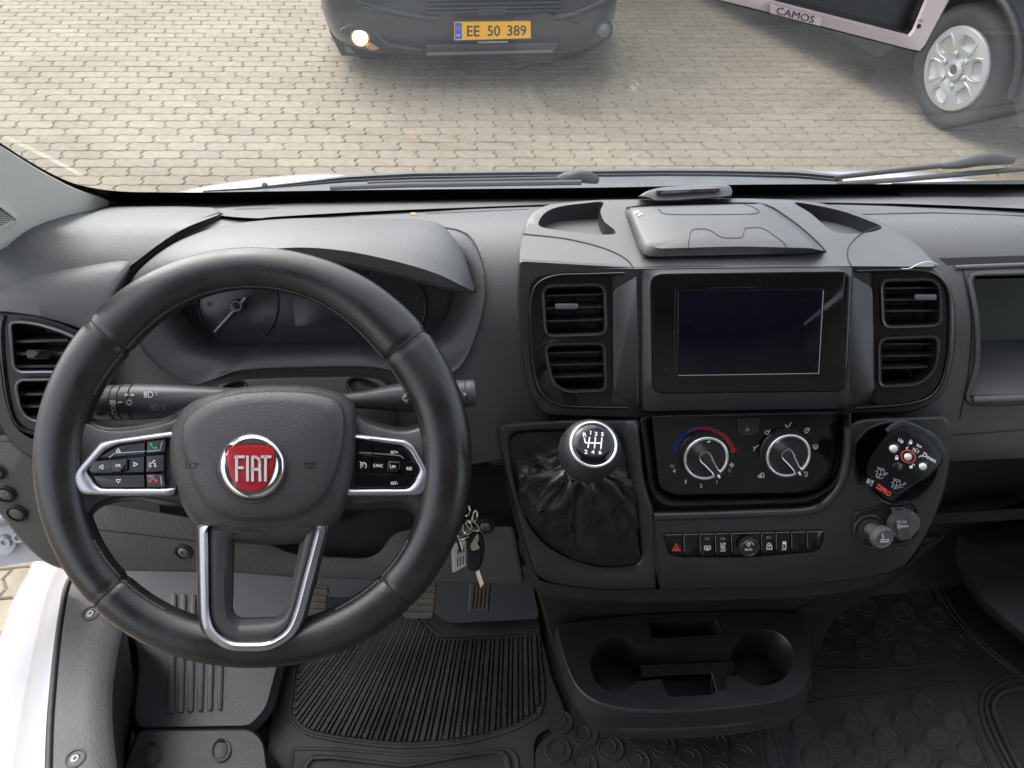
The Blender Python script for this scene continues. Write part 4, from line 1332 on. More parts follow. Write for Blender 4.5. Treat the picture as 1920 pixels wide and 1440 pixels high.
acb = pad('air_conditioning_button', rp([(1380.5, 783), (1425, 782), (1422.5, 812), (1412, 817), (1392, 818), (1382, 812)], 3), CLI, M['vent'], dash, prof=((0, 0), (0, .0028), (1, .0036)))
icon('snowflake_icon', [[(-4, 0), (4, 0)], [(0, -4), (0, 4)], [(-3, -3), (3, 3)], [(-3, 3), (3, -3)]], (1401.5, 805.5), 1.0, CLI, .0037, 'inkdim', acb, .9)
pad('indicator_slit', rp([(1397, 788), (1409, 788), (1409, 792), (1397, 792)], 1.5), CLI, M['gloss'], acb, prof=((0, .003), (0, .0040), (.5, .0042)))

# ------------------------------------------------------------------ lower console face
rem_hole = cr([(1606, 838), (1618, 820), (1630, 808), (1655, 798), (1690, 795), (1730, 812), (1752, 845), (1757, 880), (1742, 912), (1712, 936), (1675, 943), (1646, 930), (1630, 905), (1612, 903), (1606, 880)], 5)
face_o = rp([(1224, 968), (1520, 958), (1560, 934), (1580, 900), (1592, 850), (1594, 798), (1620, 790), (1772, 784), (1782, 800), (1774, 900), (1742, 990), (1694, 1062), (1640, 1078), (1480, 1097), (1240, 1101), (1228, 1060)], [10, 50, 30, 30, 30, 12, 20, 14, 16, 60, 50, 24, 30, 40, 6, 10], 6)
sw_hole = rp([(1243, 1000), (1546, 993), (1546, 1008), (1538, 1033), (1516, 1037), (1400, 1047), (1268, 1046), (1250, 1038)], [6, 6, 10, 10, 20, 10, 16, 10], 4)
face = sheet('console_face', face_o, [rem_hole, inset(sw_hole, 1)], LOW, M['dash2'], dash, edge=[(2, -.0015), (4, -.007), (4, -.018), (2, -.07)], sharp=55)
# ledge between heater panel and switch row
fil = [(1224, 968), (1300, 966), (1420, 962), (1520, 956), (1556, 934), (1578, 900), (1590, 850), (1592, 800)]
fl0 = cr(fil, 8, False)
tube('ledge_roll', px(LOW, fl0, -.004), .0055, M['dash2'], dash, 10)
A = [LOW.at(u, v, -.001) for u, v in rem_hole]
c_ = LOW.at(*cen(rem_hole))
B = [p - LOW.n * .004 + (c_ - p) * .03 for p in A]
D_ = [p - LOW.n * .055 + (c_ - p) * .08 for p in A]
V, Fc = rings([A, B, D_], close_last=True)
mk('storage_cup', V, Fc, M['void'], dash, 40)
frame('cup_rim', inset(rem_hole, -6), rem_hole, LOW, [(0, 0), (.4, .0022), (.75, .0016), (1, -.003)], M['dash2'], dash, N=120)
# switches
swb = cavity('switch_recess', sw_hole, LOW, .02, M['void'], dash, 0)
xs_t = [1245, 1281, 1311, 1340, 1369.5, 1426.5, 1454, 1483, 1512, 1545]
xs_b = [1252, 1282, 1312, 1341, 1371, 1427, 1454.5, 1483.5, 1513, 1536]
def ty(x): return 1002 - (x - 1245) * .0217
def by(x): return 1043.5 - max(0, x - 1330) * .048
sws = []
for i in range(9):
    a, b, c, d = (xs_t[i] + .8, ty(xs_t[i])), (xs_t[i + 1] - .8, ty(xs_t[i + 1])), (xs_b[i + 1] - .8, by(xs_b[i + 1])), (xs_b[i] + .8, by(xs_b[i]))
    if i == 0: d = (1264, 1043); q = [a, b, c, d, (1250, 1032)]
    elif i == 8: q = [a, b, (1539, 1022), (1531, 1033), d]
    else: q = [a, b, c, d]
    sws.append(pad('switch', rp(q, 2.5, 3), LOW, M['gloss'], dash, prof=((0, -.012), (0, .0004), (.8, .0016), (1.8, .002))))
for i in range(9):
    strokes('switch_edge', [[(xs_t[i] + 2, ty(xs_t[i]) + 1), (xs_t[i + 1] - 2, ty(xs_t[i + 1]) + 1)]], 1.0, LOW, .0021, M['inkdim'], sws[i])
    if i: strokes('switch_edge', [[(xs_t[i] + 1.2, ty(xs_t[i]) + 2), (xs_b[i] + 1.2, by(xs_b[i]) - 8)]], .7, LOW, .0021, M['inkdim'], sws[i])
LS = .0022
strokes('hazard_icon', [[(1268, 1019), (1275.5, 1032.5), (1260.5, 1032.5), (1268, 1019)], [(1268, 1024.5), (1271.5, 1030.5), (1264.5, 1030.5), (1268, 1024.5)]], 1.6, LOW, LS, M['orange'], sws[0])
for i, (u, v), m in ((2, (1326, 1010), 'inkdim'), (3, (1355, 1010), 'inkdim'), (5, (1441, 1008), 'inkdim')):
    strokes('indicator_slit', [rp(rect(u - 4, v - 1.6, u + 4, v + 1.6), 1.4, 2) + [(u - 4, v)]], .9, LOW, LS, M[m], sws[i])
strokes('demist_icon', [[(1323, 1030), (1321, 1030), (1321, 1024), (1332, 1024), (1332, 1030), (1330, 1030)]] + [[(x, 1026.5), (x, 1032)] for x in (1324.5, 1326.5, 1328.5)], 1.4, LOW, LS, M['ink'], sws[2])
strokes('lane_icon', [[(1352, 1018), (1352, 1028)], [(1357, 1027), (1360, 1019), (1356.5, 1018), (1354.5, 1026)], [(1353, 1028), (1360, 1027.5)]], 1.3, LOW, LS, M['ink'], sws[3])
text('switch_text', 'OFF', (1356, 1032.5), 4.2, LOW, LS, M['ink'], sws[3], bold=.02)
text('switch_text', 'OFF', (1470.5, 1030), 3.8, LOW, LS, M['ink'], sws[6], bold=.02)
polys('skid_icon', [rp([(1467.5, 1015), (1474, 1015), (1475, 1021), (1466.5, 1021)], 1.5, 2)], LOW, LS, M['ink'], sws[6])
strokes('skid_icon', [[(1468, 1022), (1467, 1025.5), (1470, 1026)], [(1473, 1022), (1474.5, 1025), (1472, 1026.2)]], 1.3, LOW, LS, M['ink'], sws[6])
strokes('lock_icon', [[(1439.5, 1022), (1439.5, 1019.5), (1442.5, 1018.5), (1445, 1019.5), (1445, 1022)], [(1438, 1022.5), (1447, 1022.5), (1447, 1030), (1438, 1030), (1438, 1022.5)], [(1442.3, 1024.5), (1442.3, 1028)]], 1.5, LOW, LS, M['ink'], sws[5])
vk = lathe('volume_knob', LOW.at(1401.5, 1021, .001), LOW.n, [(.0108, 0), (.0106, .0075), (.0098, .0085), (.0086, .0085), (.0082, .0078), (.0001, .0080)], M['vent'], dash, 60, wob=lambda a, k: 1 + (.03 if (k < 2 and int(a / (2 * math.pi) * 60) % 2) else 0))
TK = Plane(LOW.p + LOW.n * .0092, LOW.n)
strokes('power_icon', [arc(1403.5, 1021, 3, -50, 230, 12), [(1403.5, 1016), (1403.5, 1021)], arc(1403.5, 1026, 10.5, 205, 335, 14)], 1.4, TK, 0, M['ink'], vk)
text('knob_text', 'MUTE', (1403.5, 1030.5), 3.8, TK, 0, M['ink'], vk, bold=.02)

# gaiter surround: left shoulder of the console
bo_in = rp([(955, 822), (968, 810), (1053, 806), (1160, 812), (1172, 850), (1200, 1040), (1192, 1056), (1150, 1062), (1110, 1058), (1040, 1033), (983, 972), (960, 880)], [12, 12, 10, 14, 20, 12, 10, 20, 20, 40, 40, 30], 5)
bo_out = rp([(934, 808), (944, 798), (1060, 790), (1196, 790), (1206, 900), (1226, 960), (1230, 1102), (1120, 1104), (1036, 1092), (1004, 1076), (978, 990), (950, 890)], [8, 10, 10, 10, 40, 20, 6, 30, 40, 20, 60, 40], 5)
frame('gaiter_surround', bo_out, bo_in, LOW, [(-.30, -.09), (-.14, -.03), (-.06, -.008), (0, -.002), (.1, 0), (.75, .0005), (.92, -.002), (1, -.008), (1.02, -.02)], M['dash2'], dash, N=150, c=(1090, 935), sharp=60)
strokes('console_seam', [[(1226, 962), (1229, 1000), (1236, 1096)]], 1.4, LOW, .0006, M['void'], dash)
# underside lip and lower column of the console down to the floor
def crv(pts, n=60):
    c = cr(pts, 8, False)
    return [poly_at(c, i / n) for i in range(n + 1)]
e0 = crv([(950, 890), (978, 990), (1004, 1076), (1036, 1094), (1120, 1105), (1240, 1104), (1480, 1098), (1640, 1080), (1698, 1062), (1746, 990), (1776, 900)])
e1 = crv([(948, 900), (975, 1000), (1000, 1082), (1030, 1102), (1120, 1122), (1240, 1124), (1480, 1116), (1620, 1098), (1690, 1068), (1744, 994), (1775, 904)])
e2 = crv([(946, 905), (974, 1010), (1000, 1100), (1040, 1122), (1130, 1128), (1250, 1130), (1480, 1122), (1616, 1104), (1685, 1072), (1742, 998), (1775, 908)])
loft('console_underlip', [[LOW.at(u, v, -.004) for u, v in e0], [LOW.at(u, v, -.008) for u, v in e0], [LOW.at(u, v, -.012) for u, v in e1], [LOW.at(u, v, -.035) for u, v in e2], [LOW.at(u, v, -.12) for u, v in e2]], M['dash2'], dash, sharp=60)
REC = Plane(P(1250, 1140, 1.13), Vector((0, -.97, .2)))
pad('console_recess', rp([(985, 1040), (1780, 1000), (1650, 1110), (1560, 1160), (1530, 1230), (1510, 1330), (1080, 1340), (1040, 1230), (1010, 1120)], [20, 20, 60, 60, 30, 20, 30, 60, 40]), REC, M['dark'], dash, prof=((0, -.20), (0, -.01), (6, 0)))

# knee panel under the column
kn_o = rp([(-120, 812), (60, 822), (150, 905), (172, 958), (200, 948), (345, 972), (400, 985), (500, 1020), (552, 1044), (688, 1050), (716, 1038), (738, 1004), (765, 995), (962, 990), (980, 1090), (800, 1089), (625, 1080), (440, 1070), (280, 1067), (112, 1063), (78, 1046), (40, 1010), (0, 956), (-120, 850)], [0, 10, 30, 20, 16, 20, 30, 40, 30, 20, 16, 16, 20, 8, 6, 10, 10, 10, 20, 16, 16, 40, 40, 0], 5)
kp = sheet('knee_panel', kn_o, [], KNEE, M['knee'], dash, edge=[(2, -.001), (3, -.004), (4, -.012), (3, -.03), (2, -.08)], sharp=60)
for q in ([(172, 992), (260, 1002), (345, 1012), (420, 1022)], [(-20, 825), (62, 832)]):
    strokes('knee_seam', [q], 1.6, KNEE, .0002, M['dark'], kp)
for u, v in ((345, 1033), (910, 985)):
    lathe('screw_cup', KNEE.at(u, v, -.001), KNEE.n, [(.0105, 0), (.0105, .0022), (.0090, .0028), (.0078, .0006), (.0001, .0006)], M['dark'], kp, 24)
    lathe('screw', KNEE.at(u, v, .0), KNEE.n, [(.0055, 0), (.0055, .0024), (.0042, .0032), (.0026, .0032), (.0022, .0018), (.0001, .0018)], M['screw'], kp, 18)
for cx, cy, ic in ((-10, 886, False), (9, 928, True), (30, 964, False)):
    o = ell(cx, cy, 21, 15, 40, 20)
    b = frame('dash_button', o, inset(o, 4), KNEE, [(0, -.001), (.2, .003), (.7, .0035), (1, .0005)], M['vent'], kp, N=48)
    pad('button_cap', inset(o, 4), KNEE, M['socket'], b, prof=((0, -.002), (0, .0005), (2, .0022)), dome=((.7, .0032), (.3, .0036)))
    if ic: icon('button_icon', [[(-7, 2), (-3, 1), (0, 3), (5, 1), (7, -2)], [(-3, 1), (-4, -2), (1, -1)]], (cx - 2, cy), 1.0, KNEE, .0040, 'inkdim', b, 1.3)

# dark well around the column, then the shroud
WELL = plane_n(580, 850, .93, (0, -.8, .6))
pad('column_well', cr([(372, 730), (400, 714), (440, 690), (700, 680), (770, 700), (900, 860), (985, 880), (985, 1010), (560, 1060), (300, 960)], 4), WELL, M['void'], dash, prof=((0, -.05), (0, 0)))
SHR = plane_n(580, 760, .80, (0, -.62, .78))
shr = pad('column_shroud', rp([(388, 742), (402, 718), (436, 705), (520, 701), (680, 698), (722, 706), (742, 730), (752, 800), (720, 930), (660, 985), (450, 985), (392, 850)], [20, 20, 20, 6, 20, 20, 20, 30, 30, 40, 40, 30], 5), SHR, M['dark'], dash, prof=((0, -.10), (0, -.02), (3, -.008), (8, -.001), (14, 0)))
for cx, cy, rx, ry, rot in ((432, 735, 36, 18, -28), (686, 732, 42, 22, 24)):
    o = ell(cx, cy, rx, ry, 48, rot)
    f_ = frame('stalk_collar', o, inset(o, 8), SHR, [(0, -.002), (.3, .004), (.7, .003), (1, -.006)], M['dark'], shr, N=60)
    pad('stalk_opening', inset(o, 7), SHR, M['void'], shr, prof=((0, -.004), (0, -.001), (1, 0)))
box('steering_column', Vector((-.02, -.02, -.02)), Vector((.02, .02, .02)), M['dark'], dash, .004).location = P(560, 900, .88)

# left corner vents with the bulging pod
pod_b = [(-120, 560), (-60, 552), (0, 541), (40, 523), (120, 506), (190, 494), (236, 489), (244, 500), (232, 530), (214, 570), (196, 620), (190, 700)]
pod_f = [(-120, 590), (-60, 584), (0, 583), (50, 588), (95, 596), (130, 606), (160, 618), (176, 632), (180, 645), (178, 660), (174, 690), (170, 740)]
pb, pf = crv(pod_b, 60), crv(pod_f, 60)
A = [DASH.at(u, v, .0) for u, v in pb]
A1 = [DASH.at(u, v, .010) for u, v in pb]
Bf = [VTL.at(u, v, .002) for u, v in pf]
Bf2 = [VTL.at(u, v + 3, -.001) for u, v in pf]
loft('vent_pod', [A, A1, [p * .75 + q * .25 + up * .006 for p, q in zip(A1, Bf)], [p * .5 + q * .5 + up * .009 for p, q in zip(A1, Bf)], [p * .22 + q * .78 + up * .006 for p, q in zip(A1, Bf)], Bf, Bf2], M['dash'], dash, sharp=70)
lv1 = rp([(15, 604), (30, 600), (66, 603), (110, 616), (148, 632), (158, 660), (150, 700), (34, 701), (22, 690)], [12, 10, 20, 30, 12, 14, 16, 14, 12], 5)
lv2 = rp([(26, 722), (36, 709), (150, 707), (160, 740), (140, 790), (66, 794), (44, 783), (33, 762)], [12, 12, 14, 20, 20, 20, 20, 20], 5)
lvo = rp([(-30, 585), (4, 588), (60, 592), (120, 608), (176, 635), (182, 700), (172, 800), (70, 818), (30, 796), (12, 745), (2, 660)], [10, 8, 20, 30, 30, 30, 30, 30, 30, 40, 40], 5)
sheet('vent_surround', lvo, [inset(lv1, 2), inset(lv2, 2)], VTL, M['vent'], dash, edge=[(1.5, -.002), (3, -.008), (3, -.05)])
tube('surround_ridge', px(VTL, cr([(8, 592), (3, 620), (6, 680), (14, 740), (24, 780), (40, 802), (64, 812), (110, 816)], 8, False), .001), .0020, M['gloss'], dash, 8)
pad('pod_base', rp([(-110, 575), (0, 575), (0, 660), (10, 745), (28, 800), (66, 826), (160, 812), (160, 860), (70, 866), (20, 835), (-20, 760), (-110, 700)], [0, 8, 20, 30, 30, 30, 10, 10, 30, 40, 30, 0], 4), Plane(VTL.p - VTL.n * .012, VTL.n), M['dash2'], dash, prof=((0, -.06), (0, -.004), (3, 0)))
vent(lv1, VTL, [(28, 641, 128, 638), (29, 664, 150, 662), (30, 688, 150, 686)], (48, 655, 96, 674), 'satin', 'gloss', th=.0016)
vent(lv2, VTL, [(36, 740, 150, 738), (40, 763, 150, 761), (56, 784, 150, 782)], None, 'satin', 'gloss', th=.0016)

# ------------------------------------------------------------------ stalks
def stalk(name, label, pts, prof, mat):
    t = thing(name, label, 'stalk', pts[1])
    ax = pts[1] - pts[0]
    o = lathe('stalk_body', pts[0], ax, [(r, h * ax.length) for r, h in prof], mat, t, 40, sharp=30)
    return t, o
s0, s1 = P(176, 756, .765), P(520, 745, .795)
s1 = P(520, 746, .772)
ml = material('stalk_plastic', (.058, .059, .063), .4, grain=(900, .08))
t_l, so_l = stalk('light_stalk', 'left lighting stalk with printed lamp symbols and a rotary end', [s0, s1],
    [(.001, 0), (.0120, 0), (.0150, .012), (.0168, .03), (.0170, .118), (.0160, .122), (.0160, .126), (.0168, .130), (.0168, .160), (.0158, .163), (.0158, .167), (.0172, .171), (.0172, .218), (.0160, .222), (.0160, .226), (.0175, .230), (.0172, .28), (.0160, .40), (.0125, .65), (.0090, .90), (.008, 1.0)], ml)
SK = Skin(so_l)
pad('stalk_grip', rp([(176, 738), (192, 733), (195, 780), (182, 782)], 5), SK, ml, so_l, prof=((0, -.001), (0, .0008), (2, .0012)))
LSK = .0004
strokes('beam_icon', [arc(281, 740, 5.5, -90, 90, 10, 5) + [(278, 745), (278, 735), (281, 735)]] + [[(270, y), (276, y)] for y in (735.5, 737.8, 740, 742.2, 744.5)], 1.1, SK, LSK, M['ink'], so_l)
strokes('beam_icon', [arc(293, 764, 5.5, -90, 90, 10, 5) + [(290, 769), (290, 759), (293, 759)]] + [[(283, y), (285, y), ] for y in (759.5, 761.8, 764, 766.2, 768.5)] + [[(287, y), (289, y)] for y in (759.5, 761.8, 764, 766.2, 768.5)], 1.0, SK, LSK, M['inkdim'], so_l)
for u, v in ((293, 738), (306, 764)):
    strokes('pull_icon', [[(u - 3, v - 2), (u + 3, v + 3), (u, v + 2), (u - 1, v + 4)], [(u - 3, v - 2), (u, v - 3), (u + 3, v)]], 1.0, SK, LSK, M['inkdim'], so_l)
icon('turn_icon', [[(-5, 0), (-2, -3), (-2, -1.4), (3, -1.4), (3, 1.4), (-2, 1.4), (-2, 3), (-5, 0)]], (237.5, 740.5), .75, SK, LSK, 'ink', so_l, 1)
icon('turn_icon', [[(5, 0), (2, -3), (2, -1.4), (-3, -1.4), (-3, 1.4), (2, 1.4), (2, 3), (5, 0)]], (247.5, 740.5), .75, SK, LSK, 'ink', so_l, 1)
strokes('sun_icon', [ell(242, 754.5, 3.6, 3.8, 14) + [(245.6, 754.5)]] + [[(242 + 5.2 * math.cos(a), 754.5 + 5.2 * math.sin(a)), (242 + 7 * math.cos(a), 754.5 + 7 * math.sin(a))] for a in [k * math.pi / 4 for k in range(8)]], 1.1, SK, LSK, M['ink'], so_l)
strokes('ring_mark', [[(221.5, 754.5), (228.5, 754)]], 2.4, SK, LSK, M['ink'], so_l)
strokes('auto_icon', [arc(212.5, 755, 4.5, -90, 90, 8, 4.6)] + [[(205.5, y), (211, y + .3)] for y in (751, 753, 755, 757, 759)] + [[(212, 757), (213.5, 752.5), (215, 757)]], 1.0, SK, LSK, M['ink'], so_l)
strokes('off_icon', [ell(212.5, 765, 3.6, 3.4, 14) + [(216.1, 765)]], 1.3, SK, LSK, M['ink'], so_l)
strokes('side_lamp_icon', [arc(214.5, 773.5, 4, -90, 90, 8, 3.4) + [(212, 776), (212, 771)]] + [[(208, y), (211, y)] for y in (771, 773, 775)], 1.0, SK, LSK, M['ink'], so_l)
s0, s1 = P(892, 737, .785), P(640, 752, .772)
t_r, so_r = stalk('wiper_stalk', 'right wiper stalk passing behind the steering wheel rim', [s0, s1],
    [(.001, 0), (.0105, 0), (.0125, .008), (.0133, .02), (.0133, .075), (.0128, .08), (.0136, .085), (.0140, .2), (.0146, .42), (.0144, .45), (.0150, .455), (.0130, .62), (.0085, .84), (.007, 1.0)], ml)
SK2 = Skin(so_r)
strokes('wiper_icon', [[(754, 746), (756, 743), (764, 743), (767, 746), (763, 752), (758, 752), (754, 746)], [(757, 744), (763, 756)], [(757, 741), (758, 739), (760, 741), (762, 739), (764, 741)], [(768, 751), (770, 748), (772, 751), (770, 753), (768, 751)]], 1.1, SK2, LSK, M['ink'], so_r)
strokes('wiper_icon', [[(869, 737), (873, 738), (872, 741), (869, 741)]], 1.1, SK2, LSK, M['ink'], so_r)

# ------------------------------------------------------------------ steering wheel
sw = thing('steering_wheel', 'black leather steering wheel with round red badge and silver-framed buttons', 'steering wheel', WHL.p)
CX, CY = 475, 862
NT, NP = 240, 28
seams = [math.degrees(math.atan2(v - CY, u - CX)) % 360 for u, v in ((200, 612), (775, 628), (205, 1122), (748, 1116))]
def hw(td):
    d = lambda a: abs((td - a + 180) % 360 - 180)
    g = lambda a, s: math.exp(-(d(a) / s) ** 2)
    return 40 + 9 * g(320, 24) + 9 * g(220, 24) + 6 * g(0, 26) + 6 * g(180, 26) + 2 * g(60, 25) + 2 * g(120, 25) - 1 * g(270, 25)
R = []
for i in range(NT):
    td = 360 * i / NT
    near = min(seams, key=lambda a: abs((td - a + 180) % 360 - 180))
    if abs((td - near + 180) % 360 - 180) < .75: td = near
    th = math.radians(td)
    h = hw(td)
    fb = 1 - .022 * max(0, math.sin(th)) ** 6
    ou, ov = CX + 410 * math.cos(th), CY + 398 * math.sin(th) * fb
    iu, iv = CX + (410 - 2 * h) * math.cos(th), CY + (398 - 2 * h) * math.sin(th) * fb
    po_, pi2 = WHL.at(ou, ov), WHL.at(iu, iv)
    c = (po_ + pi2) / 2
    rad = (po_ - pi2) / 2
    a = rad.length; rad.normalize()
    dip = .90 if td == near else 1.0
    R.append([c + rad * (math.cos(2 * math.pi * k / NP) * a * dip) + WHL.n * (math.sin(2 * math.pi * k / NP) * .0170 * dip) for k in range(NP)])
V, Fc = rings(R + [R[0]])
rim = mk('rim', V, Fc, M['leather'], sw, 50)
# thread along the inside of the rim
V, Fc = [], []
for k in range(330):
    td = 360 * k / 330
    if 152 < td < 204 or (td > 336 or td < 28) or 62 < td < 118: continue
    i0 = td / 360 * NT
    r = R[int(i0) % NT]
    r2 = R[(int(i0) + 1) % NT]
    f = i0 - int(i0)
    for kk in (12,):
        p = r[kk] * (1 - f) + r2[kk] * f
        q = r[kk - 1] * (1 - f) + r2[kk - 1] * f
        t = (r2[kk] - r[kk]).normalized()
        nrm = (p - (r[0] + r[NP // 2]) / 2).normalized()
        s = (q - p).normalized() * .0016
        a = p + nrm * .0004
        b_ = len(V)
        L_ = t * .0022
        V += [a - L_ - s * .35, a + L_ * .2 - s - L_ * 0, a + L_ + s * .5, a - L_ * .2 + s, a + nrm * .0011]
        Fc += [(b_, b_ + 1, b_ + 4), (b_ + 1, b_ + 2, b_ + 4), (b_ + 2, b_ + 3, b_ + 4), (b_ + 3, b_, b_ + 4)]
stch = mk('stitching', V, Fc, M['thread'], sw, smooth=False)
stch['kind'] = 'stuff'
for sa in seams:
    i = min(range(NT), key=lambda j: abs((360 * j / NT - sa + 180) % 360 - 180))
    pts = [(R[i][k] + WHL.n * 0 + (R[i][k] - (R[i][0] + R[i][NP // 2]) / 2).normalized() * .0006) for k in range(NP)]
    tube('leather_seam', pts, .0007, M['void'], sw, 6, closed=True)

SPK = ((0, -.03), (0, -.010), (4, -.002), (9, .003), (15, .005))
sl_o = cr([(108, 700), (150, 770), (172, 786), (205, 797), (262, 793), (315, 780), (360, 757), (420, 740), (440, 840), (430, 930), (345, 951), (262, 940), (205, 946), (176, 965), (150, 1010), (104, 1010), (92, 860)], 6)
pad('spoke', sl_o, WHL, M['leather'], sw, prof=SPK, sharp=70)
sr_o = cr([(843, 700), (806, 762), (794, 788), (755, 800), (700, 788), (662, 766), (600, 745), (560, 840), (590, 930), (655, 955), (742, 952), (776, 966), (800, 1005), (848, 1010), (862, 860)], 6)
pad('spoke', sr_o, WHL, M['leather'], sw, prof=SPK, sharp=70)

def ctrl(outer, inner, btns, par):
    a = rp(outer, 6, 4); b = rp(inner, 5, 4)
    bz = frame('button_bezel', a, b, WHL, [(-.03, .0), (0, .0065), (.15, .0095), (.55, .0105), (.85, .0095), (1, .0075), (1.05, .003)], M['satin'], par, N=160, c=cen(inner), sharp=60)
    pad('button_bed', rp(inner, 5, 4), WHL, M['void'], par, prof=((0, .003), (0, .0045)))
    out = []
    for q in btns:
        out.append(pad('button', rp(q, 2.0, 3), WHL, M['gloss'], par, prof=((0, .003), (0, .0078), (.7, .0090), (1.6, .0094))))
    return out
lo = [(330, 808), (203, 825), (187, 830.4), (136.9, 888), (133, 901), (146, 924), (156.4, 929.5), (330, 930.5)]
li = [(330, 819), (222, 833.9), (198.8, 845), (163.2, 883), (168, 891), (179.3, 907), (189.6, 915), (330, 915.5)]
LB = ctrl(lo, li, [[(222, 835.5), (273, 828), (271.6, 852.5), (181, 860.5), (200, 847.5)], [(275.5, 827), (312, 822.5), (310, 848), (274, 851.5)],
    [(174, 864), (271.6, 854.5), (271, 886.5), (172, 888.5), (166, 881)], [(274, 854), (309, 851), (308, 884.5), (273.5, 886.5)],
    [(173.5, 891), (271, 889), (272.5, 914), (191, 914), (181, 905)], [(273.5, 889), (308, 887), (311, 914), (275, 914)]], sw)
okb = pad('button', rp([(207.5, 863.5), (238.5, 861), (238, 883.5), (228, 886.5), (209, 886.5)], 4, 4), WHL, M['gloss'], sw, prof=((0, .006), (0, .0112), (.8, .0124), (2, .0128)))
LBt = .0096
icon('arrow_icon', [[(-4.5, 3.5), (4.5, 3.5), (0, -3.5), (-4.5, 3.5)]], (221.8, 844), .9, WHL, LBt, 'ink', LB[0], 1.2)
strokes('button_ridge', [[(205, 858), (214, 850), (272, 846)]], 1.6, WHL, LBt, M['satin'], LB[0])
strokes('button_ridge', [[(276, 846), (300, 844), (304, 828)]], 1.6, WHL, LBt, M['satin'], LB[1])
icon('arrow_icon', [[(4, -4.3), (4, 4.3), (-4, 0), (4, -4.3)]], (189.5, 875.5), .9, WHL, LBt, 'ink', LB[2], 1.2)
icon('arrow_icon', [[(-4, -4.3), (-4, 4.3), (4, 0), (-4, -4.3)]], (254.5, 870.5), .9, WHL, LBt, 'ink', LB[2], 1.2)
icon('arrow_icon', [[(-4.5, -3.5), (4.5, -3.5), (0, 3.5), (-4.5, -3.5)]], (221.8, 902.5), .95, WHL, LBt, 'ink', LB[4], 1.2)
text('button_text', 'OK', (221.5, 872.5), 5.2, WHL, .0130, M['ink'], okb, bold=.01)
strokes('call_icon', [cr([(283, 833), (286, 838), (291, 840.5)], 5, False), [(282.5, 831.5), (285, 834.5)], [(289, 840), (294, 839.5)]], 2.6, WHL, LBt, M['green'], LB[1])
strokes('hang_up_icon', [cr([(281, 901.5), (286, 899), (293.5, 900.5)], 5, False), [(280, 902), (283, 903)], [(292, 902.5), (294.5, 902)]], 2.6, WHL, LBt, M['orange'], LB[5])
strokes('voice_icon', [[(284, 869), (288, 864)], [(288, 863), (291, 865)], [(288, 868), (292, 870), (289, 874), (293, 875)], arc(286, 871, 4, 120, 220, 6), arc(286, 871, 6.5, 130, 220, 6)], 1.2, WHL, LBt, M['ink'], LB[3])
strokes('button_ridge', [[(301, 893), (303, 908)]], 2.2, WHL, LBt, M['satin'], LB[5])
ro = [(640, 812), (665, 814), (760.8, 824.2), (776, 833.3), (809.5, 895), (808, 906), (795, 926), (786, 930), (640, 931)]
ri = [(645, 821.5), (665.2, 823.5), (753.8, 836.3), (766.9, 846.4), (779, 866.5), (787, 880.6), (781, 891.7), (776, 904), (764.9, 916), (645, 916.6)]
RB = ctrl(ro, ri, [[(671, 825), (698.5, 829), (697.5, 852.5), (669.5, 850)], [(701, 829.5), (751, 838), (764, 848), (772, 861.5), (700, 854)],
    [(668.5, 853.5), (697, 856), (695, 886.5), (667, 886)], [(699.5, 857), (777, 864.5), (785, 881), (779.5, 892), (697, 887)],
    [(667, 889), (694, 890), (691, 914.5), (664, 914.5)], [(697, 890.5), (778, 894), (774, 904), (763.5, 914.5), (693.5, 914.5)]], sw)
lim = pad('button', rp([(727, 864), (751, 865.5), (750, 883), (744, 886.5), (725, 885)], 4, 4), WHL, M['gloss'], sw, prof=((0, .006), (0, .0112), (.8, .0124), (2, .0128)))
text('button_text', 'SET+', (739.5, 848), 5, WHL, LBt, M['ink'], RB[1], bold=.006)
text('button_text', 'SET-', (739.5, 906), 5.4, WHL, LBt, M['ink'], RB[5], bold=.006)
text('button_text', 'CANC', (709, 873), 6, WHL, LBt, M['ink'], RB[3], rot=3, sx=.78)
text('button_text', 'RES', (767.5, 878.5), 6, WHL, LBt, M['ink'], RB[3], rot=3, sx=.8)
text('button_text', 'LIM', (736.5, 875), 5.6, WHL, .0130, M['ink'], lim, rot=2, sx=.85)
strokes('cruise_icon', [arc(681.5, 873, 5.5, -230, 50, 14, 5.8), [(681, 874), (677, 868)], [(675, 865.5), (678, 868.5)]] + [[(681.5 + 3.5 * math.cos(a), 873 + 3.5 * math.sin(a)), (681.5 + 5 * math.cos(a), 873 + 5 * math.sin(a))] for a in (-2.6, -1.57, -.6)], 1.2, WHL, LBt, M['ink'], RB[2])
strokes('button_ridge', [[(674, 848.5), (697, 849.5)]], 2.4, WHL, LBt, M['satin'], RB[0])
strokes('button_ridge', [[(701, 850), (750, 854), (756, 859)]], 2.4, WHL, LBt, M['satin'], RB[1])

